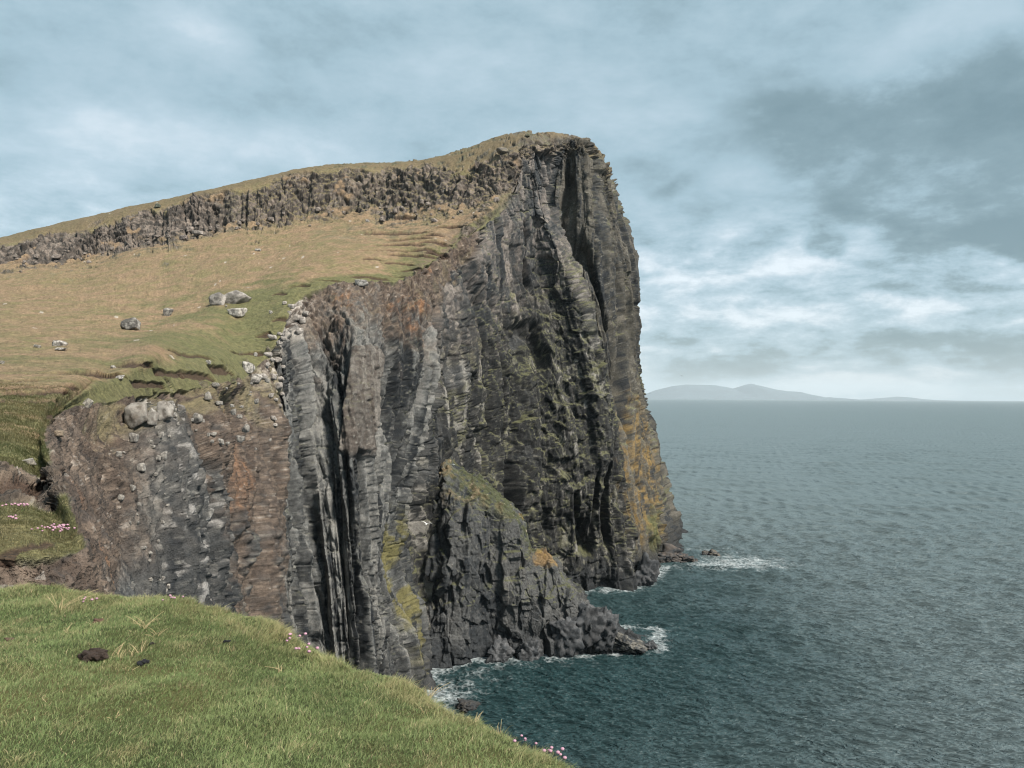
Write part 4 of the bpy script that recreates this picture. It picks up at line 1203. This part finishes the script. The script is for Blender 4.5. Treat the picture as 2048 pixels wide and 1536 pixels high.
# ----------------------------------------------------------------------------
# SMALL THINGS ON THE TURF
# ----------------------------------------------------------------------------
def dung(px, py, wpx, hpx, label, seed, n=14, colr=(.030, .022, .018)):
    c = on_turf(px, py)
    s = c[1] / FPX
    w, h = wpx * s / 2, hpx * s / 2
    r_ = np.random.default_rng(seed)
    VV_, FF_, base = [], [], 0
    for i in range(n):
        a = r_.uniform(0, 2 * np.pi)
        rr_ = math.sqrt(r_.random()) * .75
        top_ = 1 - rr_ * .8
        v, f = stone((w * .38, w * .36, h * .42), seed * 31 + i, 10, 4, .12)
        v = v + np.array([rr_ * w * math.cos(a), rr_ * w * math.sin(a), h * .35 + h * top_ * r_.uniform(.1, .9)])
        VV_.append(v); FF_.append(f + base); base += len(v)
    v = np.concatenate(VV_)
    o = mesh_obj('dung_pile', v, np.concatenate(FF_), M_DUNG, colors=np.repeat([colr], len(v), 0) * (1 + .5 * rng.random((len(v), 1))), loc=c + np.array([0, 0, .008]))
    return tag(o, label, 'dung')


dung(187, 1322, 50, 30, 'large crumbly dark brown dung pile on the turf', 1, 22, (.034, .024, .019))
dung(289, 1334, 24, 16, 'small black dung pile right of the large brown one', 2, 9, (.014, .014, .016))
dung(196, 1246, 24, 10, 'flat reddish brown dung patch above the large pile', 3, 10, (.085, .052, .036))
dung(454, 1287, 13, 9, 'small black dung lump alone further right on the turf', 4, 5, (.016, .016, .017))
dung(18, 1283, 20, 8, 'flat faded brown dung patch by the left edge of the photo', 5, 8, (.09, .06, .04))
dung(305, 1292, 12, 8, 'crumb of dark dung behind the dry stalks', 6, 5, (.03, .026, .022))


def ribbon(points, w0, w1, nseg=None):
    """thin round stalk through points"""
    pts = np.array(points, float)
    k_ = 5
    V, Fq = [], []
    for i, q in enumerate(pts):
        t = pts[min(i + 1, len(pts) - 1)] - pts[max(i - 1, 0)]
        t /= np.linalg.norm(t) + 1e-9
        a = np.cross(t, [.3, .9, .2]); a /= np.linalg.norm(a) + 1e-9
        b2_ = np.cross(t, a)
        r = w0 + (w1 - w0) * i / (len(pts) - 1)
        for j in range(k_):
            an = 2 * math.pi * j / k_
            V.append(q + r * (math.cos(an) * a + math.sin(an) * b2_))
    for i in range(len(pts) - 1):
        for j in range(k_):
            Fq.append([i * k_ + j, i * k_ + (j + 1) % k_, (i + 1) * k_ + (j + 1) % k_, (i + 1) * k_ + j])
    return np.array(V), np.array(Fq)


def join(parts):
    V, Fs, base = [], [], 0
    for v, f in parts:
        V.append(v); Fs.append(f + base); base += len(v)
    return np.concatenate(V), np.concatenate(Fs)


def dry_tuft(px, py, hpx, n, label, seed, spread=.5, wide=.0022):
    c = on_turf(px, py)
    s = c[1] / FPX
    r_ = np.random.default_rng(seed)
    parts = []
    for i in range(n):
        h = hpx * s * r_.uniform(.55, 1.1)
        d = np.array([r_.normal(.15, spread), r_.normal(0, spread), 0]) * h
        base = np.array([r_.normal(0, .012), r_.normal(0, .012), -.01])
        bend = np.array([r_.normal(0, .2), r_.normal(0, .2), 0]) * h
        pts = [base + d * t ** 1.6 + bend * t * (1 - t) + np.array([0, 0, h * t * (1 - .25 * t)]) for t in np.linspace(0, 1, 7)]
        parts.append(ribbon(pts, wide, wide * .45))
    v, f = join(parts)
    return tag(mesh_obj('dry_grass_tuft', v, f, M_STALK, loc=c, smooth=True), label, 'dry grass')


dry_tuft(236, 1312, 48, 5, 'tallest forked straw stalks beside the large dung pile', 1, .25, .003)
dry_tuft(243, 1318, 32, 4, 'short straw stalks leaning right of the forked ones', 2, .5)
dry_tuft(283, 1306, 40, 6, 'straw tuft standing above the small black dung', 3, .35)
dry_tuft(262, 1312, 25, 4, 'thin straw stalks between the two dung piles', 4, .4)
dry_tuft(288, 1255, 36, 10, 'bleached tuft bent over on the rise of the turf', 5, .6)
dry_tuft(258, 1340, 18, 4, 'few broken straws left of the small black dung', 6, .7)
dry_tuft(135, 1265, 22, 8, 'low bleached tuft on the left part of the turf', 7, .6)
dry_tuft(313, 1272, 24, 7, 'small dry tuft right of the bent bleached tuft', 8, .6)
dry_tuft(433, 1304, 18, 3, 'pair of thin straws on the right side of the turf mound', 9, .25)
dry_tuft(468, 1304, 18, 3, 'lone thin straws nearest the turf edge dip', 10, .25)
dry_tuft(234, 1434, 16, 7, 'tiny pale dead sprig in the middle of the near turf', 11, .7)
dry_tuft(118, 1222, 46, 9, 'long bleached grass leaning over on the far left turf', 12, .8)
dry_tuft(870, 1366 + 30, 45, 12, 'tall seed grass arching over the turf edge above the bay', 13, .45)
dry_tuft(1004, 1440 + 20, 44, 6, 'tall straw standing on the turf edge against the dark water', 14, .3)
dry_tuft(845, 1430, 26, 4, 'upright straw on the turf below the edge, right side', 15, .3)
dry_tuft(950, 1430, 28, 7, 'wispy straw on the turf edge left of the tallest one', 16, .5)
dry_tuft(560, 1345, 26, 8, 'wispy dry grass where the upper mound ends', 17, .6)

HEAD_V, HEAD_F = ICO[2]


def thrift(px, py, spread_px, n, label, seed, stem_px, head_px, land=False, Y=None):
    if land:
        c, _ = on_land(px, py, 3, Ymax=25)
        if c is None: c = at(px, py, Y)
    else:
        c = on_turf(px, py)
    s = c[1] / FPX
    r_ = np.random.default_rng(seed)
    root_ = empty('sea_thrift', c, label, 'flower')
    # leaf cushion
    parts = []
    for i in range(26):
        a = r_.uniform(0, 2 * np.pi)
        L_ = stem_px * s * r_.uniform(.35, .7)
        o_ = np.array([r_.normal(0, spread_px * s * .3), r_.normal(0, spread_px * s * .25), -.02])
        pts = [o_ + np.array([math.cos(a) * L_ * t * .6, math.sin(a) * L_ * t * .6, L_ * t * (1 - .3 * t)]) for t in np.linspace(0, 1, 4)]
        parts.append(ribbon(pts, .0022, .0008))
    v, f = join(parts)
    mesh_obj('leaves', v, f, M_LEAF, parent=root_)
    for i in range(n):
        h = stem_px * s * r_.uniform(.7, 1.25)
        o_ = np.array([r_.normal(0, spread_px * s * .45), r_.normal(0, spread_px * s * .35), -.01])
        ln_ = np.array([r_.normal(.2, .2), r_.normal(0, .2), 0]) * h
        tip_ = o_ + ln_ + np.array([0, 0, h])
        pts = [o_ + ln_ * t * t + np.array([0, 0, h * t]) for t in np.linspace(0, 1, 4)]
        v, f = ribbon(pts, .0014, .0011)
        fl = mesh_obj('flower_head', HEAD_V * np.array([1, 1, .75]) * (head_px * s / 2 * r_.uniform(.8, 1.15)) * (1 + .18 * r_.random((len(HEAD_V), 1))) + tip_, HEAD_F, M_PINK, parent=root_)
        st = mesh_obj('stem', v, f, M_STEM, parent=fl)
    return root_


thrift(1043, 1490, 22, 4, 'pink thrift flowers on the turf edge beside the dark bay, left clump', 1, 24, 6)
thrift(1062, 1492, 10, 1, 'single tall pink thrift flower standing on the turf edge', 2, 28, 6.5)
thrift(1092, 1512, 16, 3, 'faded thrift flowers between the tall single flower and the corner clump', 3, 22, 7)
thrift(1116, 1528, 20, 5, 'faded pinkish thrift clump nearest the bottom corner of the turf', 4, 28, 7)
thrift(582, 1292, 20, 6, 'bright pink thrift on the edge where the upper turf mound ends', 5, 22, 6)
thrift(608, 1314, 22, 6, 'pink thrift just below the bright clump at the mound end', 6, 22, 6)
thrift(346, 1204, 24, 6, 'small pink thrift on top of the turf rise before the gully', 7, 12, 4.5)
thrift(170, 1204, 30, 5, 'low pale thrift at the back edge of the turf under the dirt bank', 8, 10, 5)
thrift(104, 1068, 48, 34, 'large pink thrift clump on the grassy bank across the gully', 9, 18, 4.6, True, 10.5)
thrift(42, 1020, 28, 14, 'smaller pink thrift clump on the bank up left of the large one', 10, 14, 4.4, True, 12)
thrift(22, 1044, 16, 6, 'sparse pale thrift at the left edge of the bank', 11, 14, 5, True, 11.5)

# ----------------------------------------------------------------------------
# BIRDS
# ----------------------------------------------------------------------------
def bird(px, py, Y, span, label, heading, bank, wing_up, white=True, group=None):
    c = at(px, py, Y)
    bm = bmesh.new()
    prof = [(-.50, .004, 0), (-.42, .03, 0), (-.30, .055, 0), (-.1, .085, -.005), (.1, .085, -.005), (.25, .06, .005), (.33, .05, .02), (.40, .042, .022), (.45, .018, .018), (.50, .004, .012)]
    rings = []
    for x, r, z in prof:
        ring = []
        for j in range(10):
            a = 2 * math.pi * j / 10
            flat_ = .35 if x < -.38 else 1
            ring.append(bm.verts.new((x, math.cos(a) * r * (2.2 if x < -.38 else 1), z + math.sin(a) * r * flat_)))
        rings.append(ring)
    for a, b_ in zip(rings[:-1], rings[1:]):
        for j in range(10):
            bm.faces.new((a[j], a[(j + 1) % 10], b_[(j + 1) % 10], b_[j]))
    bm.faces.new(rings[0][::-1]); bm.faces.new(rings[-1])
    for sgn in (1, -1):
        secs = []
        for t_ in np.linspace(0, 1, 9):
            y = sgn * (.03 + t_ * 1.0)
            z = wing_up * (math.sin(min(t_ * 1.9, 1.2)) * .30 - .10 * max(0, t_ - .5)) + .03
            lead = .16 + .12 * math.sin(t_ * 2.6) - .35 * max(0, t_ - .45) ** 1.2
            ch = .26 * (1 - t_ ** 2.2) + .02
            th = .018 * (1 - t_) + .004
            secs.append([bm.verts.new(q) for q in ((lead, y, z), (lead - ch * .4, y, z + th), (lead - ch, y, z), (lead - ch * .4, y, z - th))])
        for a, b_ in zip(secs[:-1], secs[1:]):
            for j in range(4):
                bm.faces.new((a[j], a[(j + 1) % 4], b_[(j + 1) % 4], b_[j]))
        bm.faces.new(secs[-1]); bm.faces.new(secs[0][::-1])
    bmesh.ops.recalc_face_normals(bm, faces=bm.faces)
    me = bpy.data.meshes.new('seabird')
    me.materials.append(M_FEATHER if white else M_DARKFEATHER)
    bm.to_mesh(me); bm.free()
    o = bpy.data.objects.new('seabird', me)
    COL.objects.link(o)
    o.scale = (span / 2.06,) * 3
    o.matrix_world = Matrix.Translation(Vector(c)) @ Matrix.Rotation(math.radians(heading), 4, 'Z') @ Matrix.Rotation(math.radians(bank), 4, 'X') @ Matrix.Scale(span / 2.06, 4)
    return tag(o, label, 'bird', group or 'seabirds in flight')


bird(907, 929, 125, 1.25, 'white gull banking in flight before the grassy rib of the promontory', 160, 48, .5)
bird(853, 1048, 112, 1.7, 'white gull with raised wings gliding in front of the dark fissure', 80, 8, 1.0)
bird(924, 720, 120, 1.0, 'small white gull flying past the dark head face, wings level', 85, -12, .5)
bird(1364, 752, 190, 1.15, 'dark seabird over the sea horizon beside the far hills, the higher one', 100, 15, .4, False)
bird(1300, 787, 200, .9, 'dark seabird just above the horizon close to the cliff edge', 60, 10, .5, False)
bird(1883, 949, 150, .6, 'dark seabird low over the open sea far right', 70, 10, .5, False)

# ----------------------------------------------------------------------------
# LIGHT AND SKY
# ----------------------------------------------------------------------------
SUN_EL, SUN_AZ = 46.0, 128.0                       # azimuth clockwise from the viewing direction (+Y)
sd = Vector((math.sin(math.radians(SUN_AZ)) * math.cos(math.radians(SUN_EL)), math.cos(math.radians(SUN_AZ)) * math.cos(math.radians(SUN_EL)), math.sin(math.radians(SUN_EL))))
sl = bpy.data.lights.new('sun', 'SUN')
sl.energy = 4.6
sl.angle = math.radians(11)
sl.color = (1.0, .94, .85)
so_ = bpy.data.objects.new('sun', sl)
so_.rotation_euler = (-sd).to_track_quat('-Z', 'Y').to_euler()
so_.location = (50, -50, 200)
COL.objects.link(so_)

w = bpy.data.worlds.new('World')
scene.world = w
w.use_nodes = True
nt = w.node_tree
L = nt.links.new
bg = nt.nodes['Background']
sky = N(nt, 'ShaderNodeTexSky', sky_type='NISHITA', sun_disc=False)
sky.sun_elevation = math.radians(SUN_EL)
sky.sun_rotation = math.radians(SUN_AZ)
tc = N(nt, 'ShaderNodeTexCoord')
sep = N(nt, 'ShaderNodeSeparateXYZ')
L(tc.outputs['Generated'], sep.inputs[0])
el = sep.outputs['Z']
def dirv(px, py):
    d = R3 @ np.array([(px - 1024) / FPX, (768 - py) / FPX, -1.0])
    return d / np.linalg.norm(d)
# cloud deck in perspective: overhead plane coordinates
den = math_node(nt, 'ADD', math_node(nt, 'MAXIMUM', el, 0.0), .16)
cxy = N(nt, 'ShaderNodeCombineXYZ')
L(math_node(nt, 'DIVIDE', sep.outputs['X'], den), cxy.inputs[0])
L(math_node(nt, 'DIVIDE', sep.outputs['Y'], den), cxy.inputs[1])
deck = N(nt, 'ShaderNodeTexNoise', Scale=1.5, Detail=10.0, Roughness=.60, Distortion=.25)
L(cxy.outputs[0], deck.inputs['Vector'])
deck2 = N(nt, 'ShaderNodeTexNoise', Scale=.45, Detail=4.0, Roughness=.5, Distortion=.2)
L(cxy.outputs[0], deck2.inputs['Vector'])
# low cumulus: direction space squashed towards the horizon
sq = N(nt, 'ShaderNodeMapping')
sq.inputs['Scale'].default_value = (4.4, 4.4, 11.5)
L(tc.outputs['Generated'], sq.inputs['Vector'])
low = N(nt, 'ShaderNodeTexNoise', Scale=1.9, Detail=12.0, Roughness=.64, Distortion=.1)
L(sq.outputs[0], low.inputs['Vector'])
wn = N(nt, 'ShaderNodeTexNoise', Scale=5.0, Detail=6.0, Roughness=.6)
L(tc.outputs['Generated'], wn.inputs['Vector'])
wsub = N(nt, 'ShaderNodeVectorMath', operation='SUBTRACT')
L(wn.outputs['Color'], wsub.inputs[0])
wsub.inputs[1].default_value = (.5, .5, .5)
wsc = N(nt, 'ShaderNodeVectorMath', operation='SCALE', Scale=.11)
L(wsub.outputs[0], wsc.inputs[0])
wdir = N(nt, 'ShaderNodeVectorMath', operation='ADD')
L(tc.outputs['Generated'], wdir.inputs[0])
L(wsc.outputs[0], wdir.inputs[1])


def patch(px, py, rx, ry, warped=True):
    """soft elliptical cloud patch in the sky around a direction; radii in degrees"""
    d = Vector(dirv(px, py))
    right = d.cross(Vector((0, 0, 1))).normalized()
    upv = right.cross(d).normalized()
    src = wdir.outputs[0] if warped else tc.outputs['Generated']
    out = []
    for ax, r in ((right, rx), (upv, ry)):
        dn = N(nt, 'ShaderNodeVectorMath', operation='DOT_PRODUCT')
        L(src, dn.inputs[0])
        dn.inputs[1].default_value = ax
        q = math_node(nt, 'DIVIDE', math_node(nt, 'SUBTRACT', dn.outputs['Value'], float(ax.dot(d))), math.sin(math.radians(r)))
        out.append(math_node(nt, 'MULTIPLY', q, q))
    s = math_node(nt, 'ADD', out[0], out[1])
    e = math_node(nt, 'EXPONENT', math_node(nt, 'MULTIPLY', s, -1.0))
    dn = N(nt, 'ShaderNodeVectorMath', operation='DOT_PRODUCT')
    L(tc.outputs['Generated'], dn.inputs[0])
    dn.inputs[1].default_value = d
    return math_node(nt, 'MULTIPLY', e, math_node(nt, 'GREATER_THAN', dn.outputs['Value'], 0.0))


def msum(items):
    acc = None
    for p_, w_ in items:
        v = math_node(nt, 'MULTIPLY', p_, w_)
        acc = v if acc is None else math_node(nt, 'ADD', acc, v)
    return acc


darkm = msum([(patch(1850, 335, 8, 3.0), 1.0), (patch(2020, 200, 6, 5.5), .85), (patch(1980, 465, 4.5, 1.7), 1.0), (patch(1640, 490, 2.0, 1.2), .8), (patch(1330, 385, 3.2, 1.1), .42),
              (patch(1440, 440, 6, 1.0), .3), (patch(1500, 230, 7, 3), .30), (patch(1640, 270, 5, 3), .38), (patch(1820, 560, 3.5, 1.0), .5), (patch(1980, 570, 3, 1.0), .45), (patch(1450, 680, 9, 1.0), .45), (patch(1900, 690, 8, .9), .4), (patch(700, 170, 12, 2.5), .25), (patch(150, 190, 9, 3), .2)])
brightm = msum([(patch(1450, 590, 8, 1.6), .62), (patch(1740, 600, 7, 1.3), .60), (patch(1960, 545, 5, 1.2), .65), (patch(1880, 430, 3, .9), .35), (patch(1500, 545, 7, 1.0), .45), (patch(1700, 655, 12, .7), .35), (patch(1400, 778, 12, .5), .35), (patch(1900, 762, 12, .5), .3),
                (patch(30, 450, 8, 2.2), .45), (patch(520, 300, 9, 1.5), .45), (patch(130, 290, 7, 1.8), .40), (patch(390, 60, 3, 1.5), .35), (patch(950, 110, 7, 2.5), .30), (patch(2000, 40, 4, 2), .25)])
dk = math_node(nt, 'ADD', math_node(nt, 'MULTIPLY', math_node(nt, 'SUBTRACT', deck.outputs['Fac'], .5), 1.25), math_node(nt, 'MULTIPLY', math_node(nt, 'SUBTRACT', deck2.outputs['Fac'], .5), .7))
lowamt = N(nt, 'ShaderNodeMapRange', interpolation_type='SMOOTHSTEP')
lowamt.inputs['From Min'].default_value, lowamt.inputs['From Max'].default_value = .30, .12
L(el, lowamt.inputs['Value'])
lw = math_node(nt, 'MULTIPLY', math_node(nt, 'MULTIPLY', math_node(nt, 'SUBTRACT', low.outputs['Fac'], .5), 1.9), lowamt.outputs[0])
val = math_node(nt, 'ADD', math_node(nt, 'ADD', math_node(nt, 'MULTIPLY', dk, .85), math_node(nt, 'MULTIPLY', lw, 1.5)), .47)
val = math_node(nt, 'ADD', val, math_node(nt, 'MULTIPLY', brightm, .52))
wn2 = N(nt, 'ShaderNodeTexNoise', Scale=8.0, Detail=12.0, Roughness=.68)
mp2 = N(nt, 'ShaderNodeMapping')
mp2.inputs['Scale'].default_value = (1, 1, 2.0)
L(tc.outputs['Generated'], mp2.inputs['Vector'])
L(mp2.outputs[0], wn2.inputs['Vector'])
clump = math_node(nt, 'ADD', darkm, math_node(nt, 'MULTIPLY', math_node(nt, 'SUBTRACT', wn2.outputs['Fac'], .5), 1.1))
edge = N(nt, 'ShaderNodeMapRange', interpolation_type='SMOOTHSTEP')
edge.inputs['From Min'].default_value, edge.inputs['From Max'].default_value = .26, .56
L(clump, edge.inputs['Value'])
val = math_node(nt, 'SUBTRACT', val, math_node(nt, 'MULTIPLY', math_node(nt, 'MULTIPLY', edge.outputs[0], math_node(nt, 'MULTIPLY', math_node(nt, 'MULTIPLY', darkm, 1.5, True), math_node(nt, 'ADD', math_node(nt, 'MULTIPLY', deck.outputs['Fac'], 1.0), .5))), .36))
val = math_node(nt, 'ADD', val, math_node(nt, 'MULTIPLY', math_node(nt, 'SUBTRACT', wn2.outputs['Fac'], .5), math_node(nt, 'ADD', math_node(nt, 'MULTIPLY', edge.outputs[0], .55), .55)))
val = math_node(nt, 'ADD', val, math_node(nt, 'MULTIPLY', math_node(nt, 'EXPONENT', math_node(nt, 'MULTIPLY', math_node(nt, 'MAXIMUM', el, 0.0), -28.0)), .16))
ramp = N(nt, 'ShaderNodeValToRGB')
cr = ramp.color_ramp
cr.elements[0].position, cr.elements[0].color = 0.0, (.130, .210, .238, 1)
cr.elements[1].position, cr.elements[1].color = 1.0, (.68, .75, .80, 1)
for pos, c_ in ((.22, (.175, .265, .298)), (.45, (.295, .418, .482)), (.66, (.405, .520, .588)), (.85, (.57, .650, .705))):
    e_ = cr.elements.new(pos)
    e_.color = c_ + (1,)
L(val, ramp.inputs['Fac'])
cs = N(nt, 'ShaderNodeVectorMath', operation='SCALE', Scale=8.0)
L(ramp.outputs[0], cs.inputs[0])
# a little of the clear sky comes through the deck
mixs = N(nt, 'ShaderNodeMix', data_type='RGBA')
mixs.inputs[0].default_value = .90
L(sky.outputs[0], mixs.inputs[6])
L(cs.outputs[0], mixs.inputs[7])
L(mixs.outputs[2], bg.inputs['Color'])
bg.inputs['Strength'].default_value = .10

vsx = scene.view_settings
vsx.view_transform = 'Standard'
vsx.look = 'None'
vsx.exposure = 0.72
vsx.gamma = 1.0
vsx.use_curve_mapping = False
scene.display_settings.display_device = 'sRGB'
scene.cycles.max_bounces = 6
scene.cycles.diffuse_bounces = 3
scene.cycles.glossy_bounces = 3
scene.cycles.volume_bounces = 0
scene.cycles.use_denoising = True
scene.cycles.filter_width = 1.15
